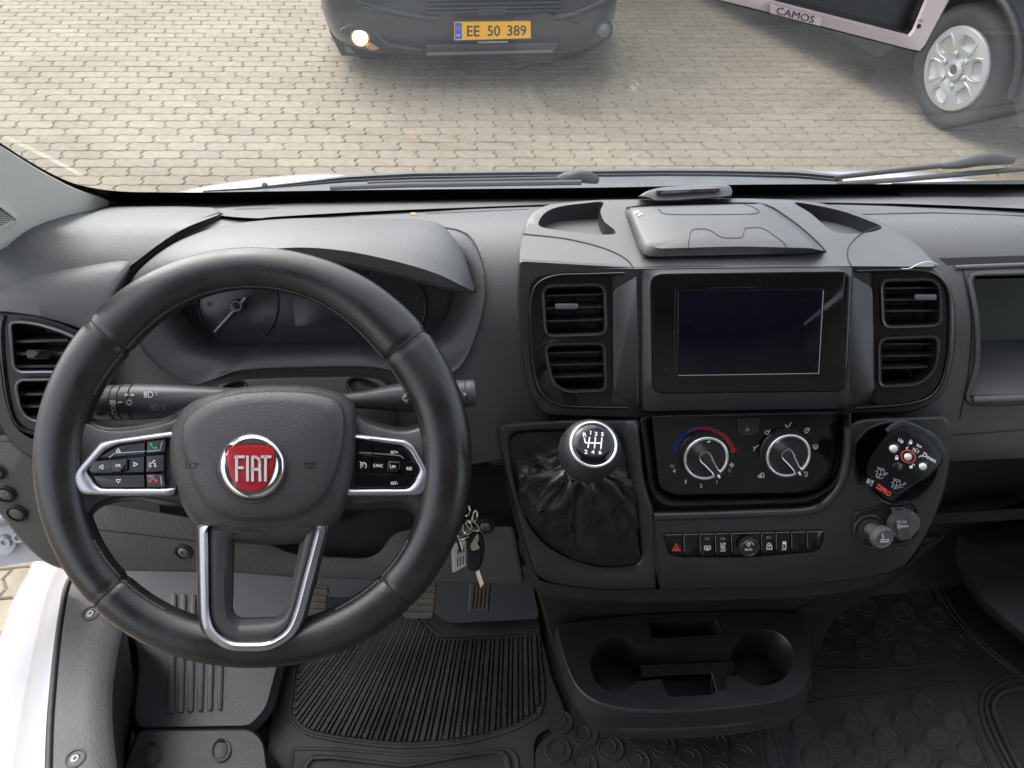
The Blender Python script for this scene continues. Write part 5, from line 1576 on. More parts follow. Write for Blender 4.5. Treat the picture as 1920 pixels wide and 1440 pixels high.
# airbag cover
HUBo = cr([(340, 772), (372, 748), (430, 730), (500, 722), (580, 724), (632, 735), (660, 752), (669, 780), (667, 850), (658, 915), (640, 968), (610, 1002), (570, 1017), (500, 1022), (440, 1017), (395, 1003), (355, 970), (332, 922), (318, 870), (320, 812)], 6)
hi = cr([(348, 790), (378, 762), (432, 742), (500, 735), (576, 737), (622, 748), (640, 765), (645, 800), (638, 850), (622, 900), (600, 936), (560, 962), (500, 973), (445, 970), (400, 952), (372, 915), (355, 870), (343, 825)], 6)
c0 = (492, 868)
N = 140
A, B = polar(HUBo, c0, N), polar(hi, c0, N)
def hub_row(k, l, poly_a=A, poly_b=B): return [WHL.at(a[0] + (b[0] - a[0]) * k, a[1] + (b[1] - a[1]) * k, l) for a, b in zip(poly_a, poly_b)]
Rw = [hub_row(0, -.035), hub_row(0, .004), hub_row(.06, .0095), hub_row(.2, .0145), hub_row(.45, .0185), hub_row(.8, .0215), hub_row(.92, .0235), hub_row(1.0, .0262), hub_row(1.1, .0278)]
for s, l in ((.84, .030), (.62, .032), (.4, .0332), (.2, .0338)):
    Rw.append([WHL.at(c0[0] + (b[0] - c0[0]) * s, c0[1] + (b[1] - c0[1]) * s, l) for b in B])
V, Fc = rings(Rw)
V.append(WHL.at(*c0, .034)); k = (len(Rw) - 1) * N
Fc += [(k + i, k + (i + 1) % N, len(V) - 1) for i in range(N)]
hub = mk('airbag_cover', V, Fc, M['hub'], sw, 75)
HS = Skin(hub)
for cx, s in ((360, 1), (580, -1)):
    strokes('horn_icon', [[(cx - 11 * s, 868), (cx + 8 * s, 868), (cx + 12 * s, 871)], arc(cx + 1 * s, 873, 6, 0, 360, 16, 5), [(cx - 11 * s, 864), (cx - 11 * s, 878)]], 1.6, HS, .0002, M['dark'], hub)
strokes('airbag_frame', [rp([(435, 991), (508, 988), (507, 1001), (436, 1002)], 2, 2) + [(435, 991)]], 1.4, HS, .0002, M['dark'], hub)
text('airbag_text', 'AIRbag', (471, 995.5), 7.5, HS, .0004, M['dark'], hub, sx=1.75)
# badge
BC = (473, 875)
bq = WHL.at(*BC, .0345)
_d = bq - CAM
BPL = Plane(bq, (WHL.n + Vector((-.02, 0, 0))))
frame('badge_seat', ell(BC[0], BC[1], 71, 70, 60), ell(BC[0], BC[1], 64, 63, 60), Plane(bq - BPL.n * .004, BPL.n), [(0, .0), (.3, .0022), (.7, .0015), (1, -.004)], M['hub'], hub, N=72)
em = frame('badge', ell(BC[0], BC[1], 63, 62, 60), ell(BC[0], BC[1], 30, 30, 60), BPL, [(-.02, -.004), (0, -.001), (.12, .0028), (.28, .0042), (.5, .0034), (1, .0026)], M['chrome'], sw, N=90, sharp=60)
sh = cr([(424, 846), (429, 837), (445, 833.5), (471, 832.5), (498, 834), (511, 838), (515, 848), (514, 866), (509, 888), (500, 908), (488, 917), (470, 920.5), (453, 917), (441, 909), (431, 889), (425, 866)], 5)
frame('shield_rim', inset(sh, -2.2), sh, BPL, [(0, .003), (.3, .0048), (.8, .0048), (1, .0035)], M['chrome'], em, N=90)
shd = pad('shield', sh, BPL, M['red'], em, prof=((0, .002), (0, .0040)), dome=((.85, .0043), (.5, .0047), (.2, .0048)))
fins = [[(u, 836), (u, 918)] for u in range(429, 514, 3)]
fl_ = []
for a, b in fins:
    q = clip_line(a, b, inset(sh, 1.5))
    if q: fl_.append(list(q))
strokes('enamel_lines', fl_, .8, BPL, .0049, M['red'], em, th=.0003)
strokes('badge_letter', [[(443.5, 856), (443.5, 901)], [(441.2, 856.5), (457, 856.5)], [(443.5, 877), (455, 877)]], 5, BPL, .0048, M['badge'], em, th=.0016)
strokes('badge_letter', [[(464, 856), (464, 901)]], 5, BPL, .0048, M['badge'], em, th=.0016)
strokes('badge_letter', [[(473.5, 858), (473.5, 901)], [(486.5, 866), (487.5, 901)], [(473.5, 856.8), (480, 857), (485.5, 861), (486.8, 867)], [(473.5, 880), (487, 880)]], 5, BPL, .0048, M['badge'], em, th=.0016)
strokes('badge_letter', [[(491, 856.5), (507, 856.5)], [(498, 857), (497.5, 901)]], 5, BPL, .0048, M['badge'], em, th=.0016)

# lower spoke
o1 = rp([(372, 985), (376, 1160), (384, 1192), (425, 1223), (508, 1223), (553, 1195), (570, 1160), (615, 985)], [4, 60, 20, 40, 40, 20, 60, 4], 6)
o2 = rp([(383, 985), (387, 1155), (394, 1183), (430, 1212), (504, 1212), (543, 1188), (558, 1155), (603, 985)], [4, 60, 20, 36, 36, 20, 60, 4], 6)
o3 = rp([(391, 985), (393, 1150), (401, 1180), (431, 1204), (503, 1204), (537, 1182), (550, 1150), (594, 985)], [4, 60, 20, 30, 30, 20, 60, 4], 6)
o4 = rp([(441, 985), (437, 1146), (449, 1158), (522, 1156), (538, 1140), (568, 985)], [4, 14, 10, 14, 14, 4], 6)
c5 = (480, 1080)
frame('lower_spoke', o3, o4, WHL, [(-.1, .010), (0, .012), (.06, .0155), (.3, .016), (.62, .0145), (.72, .011), (.92, .008), (1, .002), (1.0, -.022)], M['hub'], sw, N=150, c=c5, sharp=60)
frame('spoke_trim', o1, o3, WHL, [(-.06, .006), (0, .0150), (.12, .0185), (.55, .0195), (.62, .0205), (.9, .0185), (1, .0155), (1.03, .010)], M['satin'], sw, N=150, c=c5, sharp=40)
frame('spoke_edge', inset(o1, -5), o1, WHL, [(0, .004), (.3, .0135), (1, .0145), (1.05, .012)], M['leather'], sw, N=150, c=c5, sharp=60)

# ------------------------------------------------------------------ gear lever
kc = P(1105, 846, .675)
kax = Vector((.04, -.50, .865)).normalized()
gl = thing('gear_lever', 'gear lever with round black knob above a creased leather gaiter', 'gear lever', LOW.at(1090, 950))
r = .0262
prof = [(.0150, -.046), (.0160, -.045), (.0165, -.034), (.0160, -.030)]
knb = lathe('gear_knob', kc, kax, [(.010, -.024), (.0175, -.0235), (.0225, -.017), (.0252, -.009), (.0262, 0), (.0256, .008), (.0236, .0152), (.0205, .0200), (.0192, .0212)], M['vent'], gl, 56, sharp=60)
lathe('knob_collar', kc, kax, [(.0152, -.050), (.0162, -.049), (.0168, -.030), (.0185, -.0215)], M['socket'], gl, 40)
for a in (0.6, 2.5, 4.2, 5.4):
    pass
x, y = basis(kax)
for a in (200, 330, 90):
    a = math.radians(a)
    d = x * math.cos(a) + y * math.sin(a)
    tube('knob_groove', [kc + d * rr + kax * h for rr, h in ((.0177, -.0232), (.0226, -.017), (.0253, -.009), (.02625, 0), (.0257, .008), (.0238, .0152))], .0006, M['void'], knb, 6)
CAPK = Plane(kc + kax * .0222, kax)
ring = [kc + kax * .0212 + (x * math.cos(2 * math.pi * i / 56) + y * math.sin(2 * math.pi * i / 56)) * .0186 for i in range(56)]
tube('knob_ring', ring, .0013, M['bright'], knb, 8, closed=True)
kcap = lathe('knob_cap', kc + kax * .0208, kax, [(.0180, 0), (.0176, .0012), (.0120, .0022), (.0060, .0026), (.0001, .0027)], M['gloss'], knb, 48, sharp=70)
KS = Skin(kcap)
_d = kc + kax * .0235 - CAM
kz = _d.dot(FW)
ku, kv = 960 + F * _d.dot(RT) / kz, 720 - F * _d.dot(UP) / kz
def kx(u, v): return (ku + (u - 1108), kv + (v - 830))
strokes('shift_pattern', [[kx(1090, 819), kx(1092, 828), kx(1122, 829)], [kx(1100, 818), kx(1097, 837)], [kx(1111, 818), kx(1109, 838)], [kx(1123, 819), kx(1121, 839)]], 2.4, KS, .0003, M['ink'], kcap)
for s, u, v in (('R', 1091, 813), ('1', 1102, 809), ('3', 1112, 811.5), ('5', 1124, 812), ('2', 1093, 845), ('4', 1106, 845.5), ('6', 1119.5, 846)):
    text('gear_number', s, kx(u, v), 7.5, KS, .0004, M['ink'], kcap, sx=1.25, bold=.015)
# gaiter
N = 216
cb = kc + kax * -.046
Rg = []
top = [cb + (x * math.cos(2 * math.pi * i / N) + y * math.sin(2 * math.pi * i / N)) * .0165 for i in range(N)]
base = [LOW.at(u, v, -.008) for u, v in bo_in]
ctr = LOW.at(1085, 945, -.005)
# order the base ring by angle about the lever axis so that it matches the collar
def angof(p):
    d = p - ctr
    return math.atan2(d.dot(LOW_y), d.dot(LOW_x)) % (2 * math.pi)
LOW_x = (x - LOW.n * x.dot(LOW.n)).normalized()
LOW_y = LOW.n.cross(LOW_x)
flip = -1 if LOW_y.dot(y) < 0 else 1
LOW_y = LOW_y * flip
bp = [(angof(p), p) for p in base]
def base_at(a):
    dirv = LOW_x * math.cos(a) + LOW_y * math.sin(a)
    best = None
    for i in range(len(base)):
        p, q = base[i - 1] - ctr, base[i] - ctr
        x0, y0, x1, y1 = p.dot(LOW_x), p.dot(LOW_y), q.dot(LOW_x), q.dot(LOW_y)
        ex, ey = x1 - x0, y1 - y0
        dx, dy = math.cos(a), math.sin(a)
        den = dx * ey - dy * ex
        if abs(den) < 1e-12: continue
        t = (x0 * ey - y0 * ex) / den
        s = (x0 * dy - y0 * dx) / den
        if t > 0 and -1e-6 <= s <= 1 + 1e-6 and (best is None or t > best): best = t
    return ctr + dirv * (best or .04)
bring = [base_at(2 * math.pi * i / N) for i in range(N)]
rng = random.Random(5)
levels = 64
def upd(p):
    d = p - CAM
    return 720 - F * d.dot(UP) / d.dot(FW)
wup = [max(0.0, min(1.0, (960 - upd(p)) / 110)) for p in bring]
for _ in range(12): wup = [(wup[i - 1] + wup[i] + wup[(i + 1) % N]) / 3 for i in range(N)]
axd = (cb - ctr).normalized()
for L in range(levels + 1):
    s = L / levels
    row = []
    for i in range(N):
        a = 2 * math.pi * i / N
        wu = wup[i]
        lat = s ** 1.4 * (1 - wu) + (s ** 1.8) * wu
        hgt = (1 - s ** 1.25) * (1 - wu) + ((1 - s) ** 2.6) * wu
        t0, b0 = top[i] - cb, bring[i] - ctr
        out = (t0 * (1 - lat) + b0 * lat)
        p = ctr + (cb - ctr) * hgt + out
        out = out.normalized()
        bulge = (.008 * (1 - wu) - .004 * wu) * math.sin(math.pi * s ** .8)
        gather = .0034 * math.cos(11 * a + 2 * math.sin(2 * a)) * math.exp(-((s - .08) / .12) ** 2)
        q = Vector((math.cos(a) * 1.5, math.sin(a) * 1.5, s * 2.6))
        env = math.sin(math.pi * s) ** .7
        big = noise.noise(q * 1.6 + Vector((3.1, .2, 7))) * .012 * env
        fold = (1 - abs(noise.noise(Vector((math.cos(a + s * 2.2) * 2.1, math.sin(a + s * 2.2) * 2.1, s * 3.4 + 9))) * 2)) * .006 * env
        fine = (1 - abs(noise.noise(Vector((math.cos(a + s * 1.2) * 6, math.sin(a + s * 1.2) * 6, s * 5 + 3))) * 2)) * .0006 * env
        pl_ = noise.noise(Vector((math.cos(a) * 2.3, math.sin(a) * 2.3, s * .9 + 20)))
        pleat = (1 - min(1, abs(pl_) * 4.5)) ** 1.3 * .0085 * env * (1 - .25 * s)
        cx_ = noise.noise(Vector((math.cos(a + s * 3) * 4.2, math.sin(a + s * 3) * 4.2, s * 6 + 31)))
        crease = -(1 - min(1, abs(cx_) * 7)) ** 2 * .0010 * env
        fine += pleat + crease
        dirn = (out * (1 - .5 * wu) + axd * (.25 + .6 * wu)).normalized()
        row.append(p + dirn * (bulge + gather + big + fold + fine))
    Rg.append(row)
V, Fc = rings(Rg)
gai = mk('gaiter', V, Fc, M['boot'], gl, 80)
for a0 in (.62, 2.45, 3.9, 5.5):
    ii = int(a0 / (2 * math.pi) * N) % N
    for off in (-1, 1):
        pts = []
        for L in range(3, levels, 1):
            p = Rg[L][(ii + off + int(4 * math.sin(L * .12))) % N]
            d = (p - (cb * (1 - L / levels) + ctr * (L / levels))).normalized()
            pts.append(p + d * .0006)
        V, Fc = [], []
        for k in range(len(pts) - 1):
            m_ = (pts[k] + pts[k + 1]) / 2
            t = (pts[k + 1] - pts[k]).normalized()
            nn = (CAM - m_).normalized()
            sd_ = t.cross(nn) * .0007
            b_ = len(V)
            V += [m_ - t * .0014 - sd_, m_ + t * .0014 - sd_, m_ + t * .0014 + sd_, m_ - t * .0014 + sd_, m_ + nn * .0009]
            Fc += [(b_, b_ + 1, b_ + 4), (b_ + 1, b_ + 2, b_ + 4), (b_ + 2, b_ + 3, b_ + 4), (b_ + 3, b_, b_ + 4)]
        st = mk('gaiter_stitching', V, Fc, M['thread'], gl, smooth=False)
        st['kind'] = 'stuff'
tube('lever_rod', [ctr, cb], .008, M['dark'], gl, 12)

# ------------------------------------------------------------------ cup holder tray on the floor
CUP = zplane(-.975)
cup = thing('cup_holder', 'black moulded cup holder console standing on the floor below the dash', 'cup holder', FLO.at(1290, 1300))
c_out = cr([(1047, 1182), (1056, 1173), (1090, 1166), (1137, 1160), (1220, 1152), (1300, 1149), (1387, 1148), (1470, 1150), (1500, 1155), (1508, 1166), (1514, 1200), (1518, 1240), (1518, 1262), (1510, 1284), (1490, 1301), (1453, 1313), (1353, 1326), (1253, 1331), (1180, 1328), (1122, 1315), (1086, 1290), (1066, 1254), (1053, 1212)], 5)
lc, rc = (1155, 1244), (1431, 1233)
lo_c = arc(lc[0], lc[1], 49, 318, 48, 40, 54)
rt_c = arc(rc[0], rc[1], 58, 205, -205 + 360 + 0, 2, 53)
hole_c = arc(lc[0], lc[1], 49, -40, -322, 44, 54) + [(1204, 1277), (1240, 1273), (1246, 1290), (1252, 1303), (1260, 1307), (1334, 1303), (1342, 1296), (1366, 1291), (1364, 1268), (1384, 1266)] + arc(rc[0], rc[1], 58, 143, -154, 44, 53)
slot = rp([(1214, 1164), (1344, 1158), (1354, 1187), (1348, 1190), (1228, 1197), (1222, 1194)], 5, 4)
ctop = sheet('cup_top', c_out, [hole_c, slot], CUP, M['dash2'], cup, sharp=50)
c_low = cr([(1040, 1184), (1056, 1166), (1137, 1153), (1300, 1142), (1470, 1143), (1508, 1150), (1519, 1200), (1522, 1262), (1518, 1296), (1502, 1322), (1470, 1341), (1400, 1352), (1310, 1361), (1200, 1364), (1132, 1360), (1096, 1342), (1068, 1308), (1050, 1250)], 5)
c_und = cr([(1060, 1190), (1070, 1180), (1140, 1170), (1300, 1160), (1470, 1160), (1496, 1170), (1506, 1220), (1514, 1280), (1512, 1318), (1494, 1344), (1440, 1366), (1330, 1382), (1200, 1386), (1140, 1380), (1104, 1358), (1076, 1316), (1062, 1250)], 5)
N_ = 140
cc = (1290, 1240)
T_, L_, U_ = polar(c_out, cc, N_), polar(c_low, cc, N_), polar(c_und, cc, N_)
def lerp2(A, B, k): return [(a[0] + (b[0] - a[0]) * k, a[1] + (b[1] - a[1]) * k) for a, b in zip(A, B)]
zr = lambda pts, z: [zplane(z).at(u, v) for u, v in pts]
loft('cup_skirt', [zr(T_, -.975), zr(lerp2(T_, L_, .10), -.9758), zr(lerp2(T_, L_, .22), -.980), zr(lerp2(T_, L_, .6), -.997), zr(L_, -1.012), zr(lerp2(L_, U_, .12), -1.0145), zr(lerp2(L_, U_, .3), -1.016), zr(U_, -1.05), zr(lerp2(U_, [cc] * N_, .06), -1.27)], M['dash2'], cup, sharp=60, closed=True)
def well(name, loop, depth, mat, taper=.9, floor=True, dz0=0):
    A = [CUP.at(u, v, dz0) for u, v in loop]
    c = CUP.at(*cen(loop), dz0)
    A1 = [p + (c - p) * .012 + Vector((0, 0, -.0015)) for p in A]
    B = [c + (p - c) * taper + Vector((0, 0, -depth)) for p in A]
    V, Fc = rings([A, A1, B], close_last=floor)
    return mk(name, V, Fc, mat, ctop, 50)
well('cup_well', hole_c, .075, M['dash2'], .96, floor=False)
well('coin_slot', slot, .035, M['void'], .9)
# cup bottoms, the shallow bridge between them and the deeper box in front
pad('cup_bottom', ell(lc[0] + 4, lc[1] + 2, 50, 54, 40), zplane(-1.048), M['dark'], ctop, prof=((0, -.004), (0, 0), (3, .001)))
pad('cup_bottom', ell(rc[0] - 4, rc[1] + 2, 58, 54, 40), zplane(-1.048), M['dark'], ctop, prof=((0, -.004), (0, 0), (3, .001)))
BR = zplane(-1.012)
pad('bridge', rp([(1200, 1246), (1376, 1240), (1378, 1262), (1336, 1264), (1236, 1268), (1202, 1272)], 4), BR, M['dash2'], ctop, prof=((0, -.04), (0, -.001), (1.5, 0)))
pad('bridge_step', rp([(1332, 1258), (1374, 1256), (1370, 1292), (1344, 1298)], 3), zplane(-.995), M['dash2'], ctop, prof=((0, -.05), (0, -.001), (1.5, 0)))
pad('box_floor', rp([(1232, 1262), (1342, 1258), (1346, 1306), (1244, 1312)], 4), zplane(-1.040), M['dark'], ctop, prof=((0, -.004), (0, 0)))
for q in ([(1238, 1264), (1334, 1260), (1336, 1300)],):
    tube('box_lip', px(zplane(-1.02), q), .0015, M['dash2'], ctop, 8)

# ------------------------------------------------------------------ lighter, socket, remote
pad('socket_tray', rp([(1604, 968), (1626, 962), (1700, 942), (1716, 950), (1720, 1000), (1706, 1012), (1640, 1026), (1612, 1016)], [20, 10, 14, 14, 20, 14, 20, 20], 5), LOW, M['dark'], dash, prof=((0, -.001), (0, .0006), (1.2, .0012)))
frame('socket_rim', rp([(1596, 962), (1626, 954), (1700, 934), (1722, 944), (1728, 1002), (1710, 1020), (1640, 1034), (1604, 1022)], [22, 10, 16, 16, 22, 16, 24, 24], 5), rp([(1604, 968), (1626, 962), (1700, 942), (1716, 950), (1720, 1000), (1706, 1012), (1640, 1026), (1612, 1016)], [20, 10, 14, 14, 20, 14, 20, 20], 5), LOW, [(0, 0), (.35, .0022), (.75, .0020), (1, .0004)], M['dash2'], dash, N=120)
lg = thing('cigarette_lighter', 'black push-in cigarette lighter with white smoking symbol, left of the socket flap', 'lighter', LOW.at(1630, 990))
lathe('lighter_ring', LOW.at(1627, 989, .001), LOW.n, [(.0172, 0), (.0172, .002), (.0155, .0032), (.0150, .0016), (.0125, .0014), (.0118, .0042), (.0095, .0050), (.0001, .0050)], M['dash2'], lg, 44)
lk = lathe('lighter_knob', LOW.at(1630, 990, .004), LOW.n + Vector((.18, .0, .05)), [(.0070, 0), (.0068, .012), (.0090, .014), (.0118, .0165), (.0126, .0205), (.0120, .0240), (.0100, .0255), (.0092, .0250), (.0088, .0244), (.0001, .0246)], M['socket'], lg, 40)
LKs = Skin(lk)
_d = LOW.at(1630, 990, .004) + (LOW.n + Vector((.18, .0, .05))).normalized() * .0248 - CAM
lz = _d.dot(FW)
lu, lv_ = 960 + F * _d.dot(RT) / lz, 720 - F * _d.dot(UP) / lz
LPL = Plane(CAM + _d, (LOW.n + Vector((.18, .0, .05))))
strokes('smoking_icon', [[(lu - 6, lv_ + 2), (lu + 8, lv_ + 1), (lu + 8, lv_ + 5), (lu - 6, lv_ + 6), (lu - 6, lv_ + 2)], cr([(lu - 4, lv_ - 1), (lu - 1, lv_ - 4), (lu - 4, lv_ - 7), (lu - 2, lv_ - 10)], 4, False)], 1.8, LPL, .0003, M['ink'], lk)
fp = thing('socket_flap', 'grey hinged socket cover flap printed 12V DC', 'socket cover', LOW.at(1690, 985))
lathe('flap_disc', LOW.at(1690, 978, .001), LOW.n, [(.0165, 0), (.0165, .008), (.0155, .0095), (.0001, .0095)], M['socket'], fp, 44)
FPL = Plane(LOW.p + LOW.n * .0110, LOW.n)
strap = pad('flap_strap', rp([(1670, 951), (1697, 951), (1711, 1008), (1704, 1013), (1686, 1013)], [2, 2, 4, 4, 4], 3), FPL, M['socket'], fp, prof=((0, -.008), (0, 0), (1, .0010)))
text('flap_text', '12V DC', (1691, 978.5), 5.2, FPL, .0012, M['ink'], strap, sx=.85, bold=.015)
strokes('key_icon', [[(1684, 984), (1684, 990), (1688, 990), (1688, 985), (1684, 984)], [(1688, 986.5), (1702, 986), (1702, 988)], [(1692, 987), (1692, 989)], [(1697, 987), (1697, 988.5)]], 1.8, FPL, .0012, M['ink'], strap)
polys('flap_notch', [[(1680, 954), (1691, 954), (1691, 956.5), (1680, 956.5)]], FPL, .0012, M['void'], strap)

rm = thing('tail_lift_remote', 'black tail lift remote control with three white buttons, resting in the console cup', 'remote control', LOW.at(1690, 870))
RM = Plane(LOW.at(1700, 870, .030), Vector((.10, -.80, .60)))
r_out = rp([(1624, 878), (1630, 858), (1664, 812), (1680, 799), (1698, 797), (1746, 820), (1768, 852), (1767, 870), (1738, 897), (1704, 917), (1676, 937), (1664, 938), (1640, 915), (1626, 900)], [8, 8, 10, 10, 12, 20, 12, 8, 8, 6, 8, 6, 10, 6], 4)
rb = pad('remote_body', r_out, RM, M['remote'], rm, prof=((0, -.034), (0, -.008), (1.5, -.002), (3, 0)))
r_face = rp([(1628, 876), (1634, 858), (1668, 818), (1684, 808), (1696, 808), (1740, 832), (1760, 858), (1762, 871), (1736, 893), (1702, 913), (1674, 932), (1664, 933), (1642, 911), (1630, 896)], 8, 4)
rf = pad('remote_face', r_face, RM, M['gloss'], rm, prof=((0, 0), (.6, .0007)))
loft('remote_bumper', [[RM.at(u, v, .0005) for u, v in crv([(1664, 812), (1684, 801), (1698, 800), (1744, 822), (1766, 852)], 30)], [RM.at(u, v, .002) for u, v in crv([(1662, 808), (1682, 795), (1700, 793), (1750, 818), (1772, 850)], 30)], [RM.at(u, v, -.006) for u, v in crv([(1659, 805), (1680, 790), (1702, 789), (1754, 815), (1775, 848)], 30)]], M['bumper'], rm, 60)
RL = .0009
for u, v, rr in ((1676, 840.5, 9.5), (1703, 856, 9), (1731, 874, 9)):
    o = ell(u, v, rr * 1.25, rr * 1.15, 32, 25)
    bb = pad('remote_button', o, RM, M['remote'], rm, prof=((0, RL - .001), (0, RL), (.6, RL + .0004)))
    pad('button_dome', ell(u - .5, v + .8, rr * .85, rr * .74, 28, 15), RM, M['rembut'], bb, prof=((0, RL), (0, RL + .0012)), dome=((.7, RL + .0022), (.3, RL + .0027)))
pad('remote_button', ell(1684, 876, 11, 9.5, 32, 20), RM, M['remote'], rm, prof=((0, 0), (0, RL)), dome=((.8, RL + .0012), (.4, RL + .0018)))
frame('button_ring', ell(1703, 856, 15, 12.5, 36, 20), ell(1703, 856, 12.4, 10.2, 36, 20), RM, [(0, RL), (.1, RL + .0006), (.9, RL + .0006), (1, RL)], M['redink'], rm, N=40)
for s, c, h, rot in (('Up', (1689, 827), 8.6, 22), ('Down', (1743, 858), 8.2, 30), ('TILT', (1717, 845), 5.2, 28), ('Batt', (1724, 836), 4.6, 26)):
    text('remote_text', s, c, h, RM, RL, M['ink'], rf, rot=rot, bold=.012)
for u, v in ((1708, 829), (1682, 858), (1709, 874)):
    polys('padlock_icon', [rp([(u - 3.5, v - 1), (u + 2.5, v - 1), (u + 2, v + 4), (u - 4, v + 4)], 1, 2)], RM, RL, M['ink'], rf)
    strokes('padlock_icon', [arc(u - .3, v - 1, 2.2, 180, 360, 6, 3)] if v != 874 else [arc(u + 3.4, v - 1, 2.2, 180, 360, 6, 3)], 1.1, RM, RL, M['ink'], rf)
for u, v in ((1704, 832.5), (1720, 841)):
    pad('indicator', ell(u, v, 2.2, 2, 14), RM, M['inkfaint'], rf, prof=((0, RL), (0, RL + .0004)))
strokes('tilt_arrow', [[(1703, 838), (1699, 840), (1702, 843)], [(1723, 857), (1727, 854), (1729, 857)]], 1.2, RM, RL, M['ink'], rf)
for ox, oy, fl2 in ((1653, 884, 0), (1683, 905, 1)):
    L = [[(-8, -6), (0, -7), (6, -4), (-1, -3), (-8, -6)], [(-1, -3), (-3, 8), (-10, 4), (-8, -6)], [(6, -4), (5, 6), (-3, 8)], [(-14, -1), (-9, 1)], [(-9, -10), (-5, -7)], [(-3, 8), (-6, 13), (-13, 9), (-10, 4)]]
    if fl2: L += [[(5, 6), (17, 2)], [(-6, 13), (12, 9)], [(15, -1), (18, 2), (14, 4)]]
    else: L += [[(2, 7), (10, 3), (12, 6)], [(6, 9), (13, 3)], [(-12, 12), (-3, 16), (4, 13)]]
    icon('lift_icon', L, (ox, oy), .85, RM, RL, 'inkdim', rf, 1.0)
text('remote_brand', 'ZEPRO', (1656.5, 919), 9.5, RM, RL, M['redink'], rf, rot=34, sx=.82, bold=.035)
lgx = [(1627, 897), (1639, 902), (1634, 912), (1624, 905)]
polys('remote_logo', [lgx], RM, RL, M['inkdim'], rf)
strokes('remote_logo', [arc(1631, 903.5, 3.2, -120, 150, 10), [(1629, 907), (1634, 908)]], 1.5, RM, RL + .0004, M['black'], rf)

# ------------------------------------------------------------------ keys hanging from the ignition
ky = thing('key_bunch', 'bunch of keys on steel rings with black fob and clear tag, hanging beside the wheel', 'keys', P(885, 975, .80))
KB = plane_n(885, 1020, .80, (-.1, -.80, .6))
kf = pad('key_fob', cr([(883, 1000), (896, 995), (905, 1004), (908, 1025), (905, 1050), (896, 1068), (884, 1070), (876, 1060), (874, 1030), (877, 1010)], 5), KB, M['remote'], ky, prof=((0, -.006), (0, .002), (1.5, .005), (3, .006)))
frame('fob_edge', cr([(879, 1000), (896, 992), (907, 1003), (910, 1025), (906, 1052), (896, 1071), (880, 1070), (872, 1056), (871, 1030), (874, 1008)], 5), cr([(883, 1000), (896, 995), (905, 1004), (908, 1025), (905, 1050), (896, 1068), (884, 1070), (876, 1060), (874, 1030), (877, 1010)], 5), KB, [(0, -.007), (.2, .001), (.8, .0025), (1, .002)], M['socket'], ky, N=60)
pad('key_blade', [(889.5, 1066), (898, 1068), (907, 1095), (901, 1104), (895, 1085)], Plane(KB.p - KB.n * .002, Vector((-.5, -.75, .45))), M['steel'], ky, prof=((0, -.0015), (0, .0005), (.6, .0009)))
pad('key_head', cr([(882, 1023), (886, 1014), (892, 1004), (897, 1001), (899, 1010), (896, 1018), (900, 1026), (897, 1030), (885, 1033)], 4), Plane(KB.p + KB.n * .010, KB.n), M['steel'], ky, prof=((0, -.002), (0, 0), (.8, .0008)))
pad('key_blade', [(894, 1027), (900, 1026), (902, 1048), (899, 1060), (896, 1050)], Plane(KB.p + KB.n * .009, KB.n), M['remote'], ky, prof=((0, -.002), (0, 0), (.6, .0006)))
tagp = Plane(KB.p + KB.n * .004, Vector((-.35, -.8, .5)))
tg = pad('key_tag', rp([(853, 1018), (874, 1010), (876, 1060), (848, 1075), (846, 1033)], 4), tagp, M['rembut'], ky, prof=((0, -.004), (0, 0), (1, .001)))
pad('tag_card', rp([(853, 1028), (872, 1020), (873, 1058), (852, 1070)], 1), tagp, M['label'], tg, prof=((0, .001), (0, .0016)))
strokes('tag_print', [[(859 + k * 5.2, 1030 - k * 2.2), (859 + k * 5.2, 1040 - k * 2.2)] for k in range(3)] + [[(858 + k * 5.2, 1046 - k * 1.8), (858 + k * 5.2, 1062 - k * 2.2)] for k in range(3)], 2.0, tagp, .0018, M['dark'], tg)
def kring(u, v, ru, rv, rot, d, n_, rr=.0010):
    pl = plane_n(u, v, d, n_)
    tube('key_ring', px(pl, ell(u, v, ru, rv, 28, rot)), rr, M['steel'], ky, 6, closed=True)
kring(886, 986, 14, 7, 35, .79, (.3, -.8, .6))
kring(876, 990, 8, 11, 10, .795, (-.5, -.7, .5))
kring(890, 968, 4, 11, 12, .80, (.6, -.7, .5))
kring(874, 1003, 12, 6, -40, .797, (0, -.7, .7))
tube('key_ring', px(plane_n(878, 960, .80, (0, -.8, .6)), cr([(879, 948), (881, 956), (878, 965), (872, 968)], 5, False)), .0014, M['steel'], ky, 6)
for k in range(7):
    lathe('chain_ball', P(858 + k * 1.3, 1006 + k * 4, .79), Vector((0, -.7, .7)), [(.0001, -.0014), (.0012, -.0007), (.0014, 0), (.0012, .0007), (.0001, .0014)], M['steel'], ky, 10)
tube('tag_strap', px(Plane(KB.p + KB.n * .012, KB.n), [(857, 1008), (864, 1035)]), .0014, M['dark'], ky, 6)

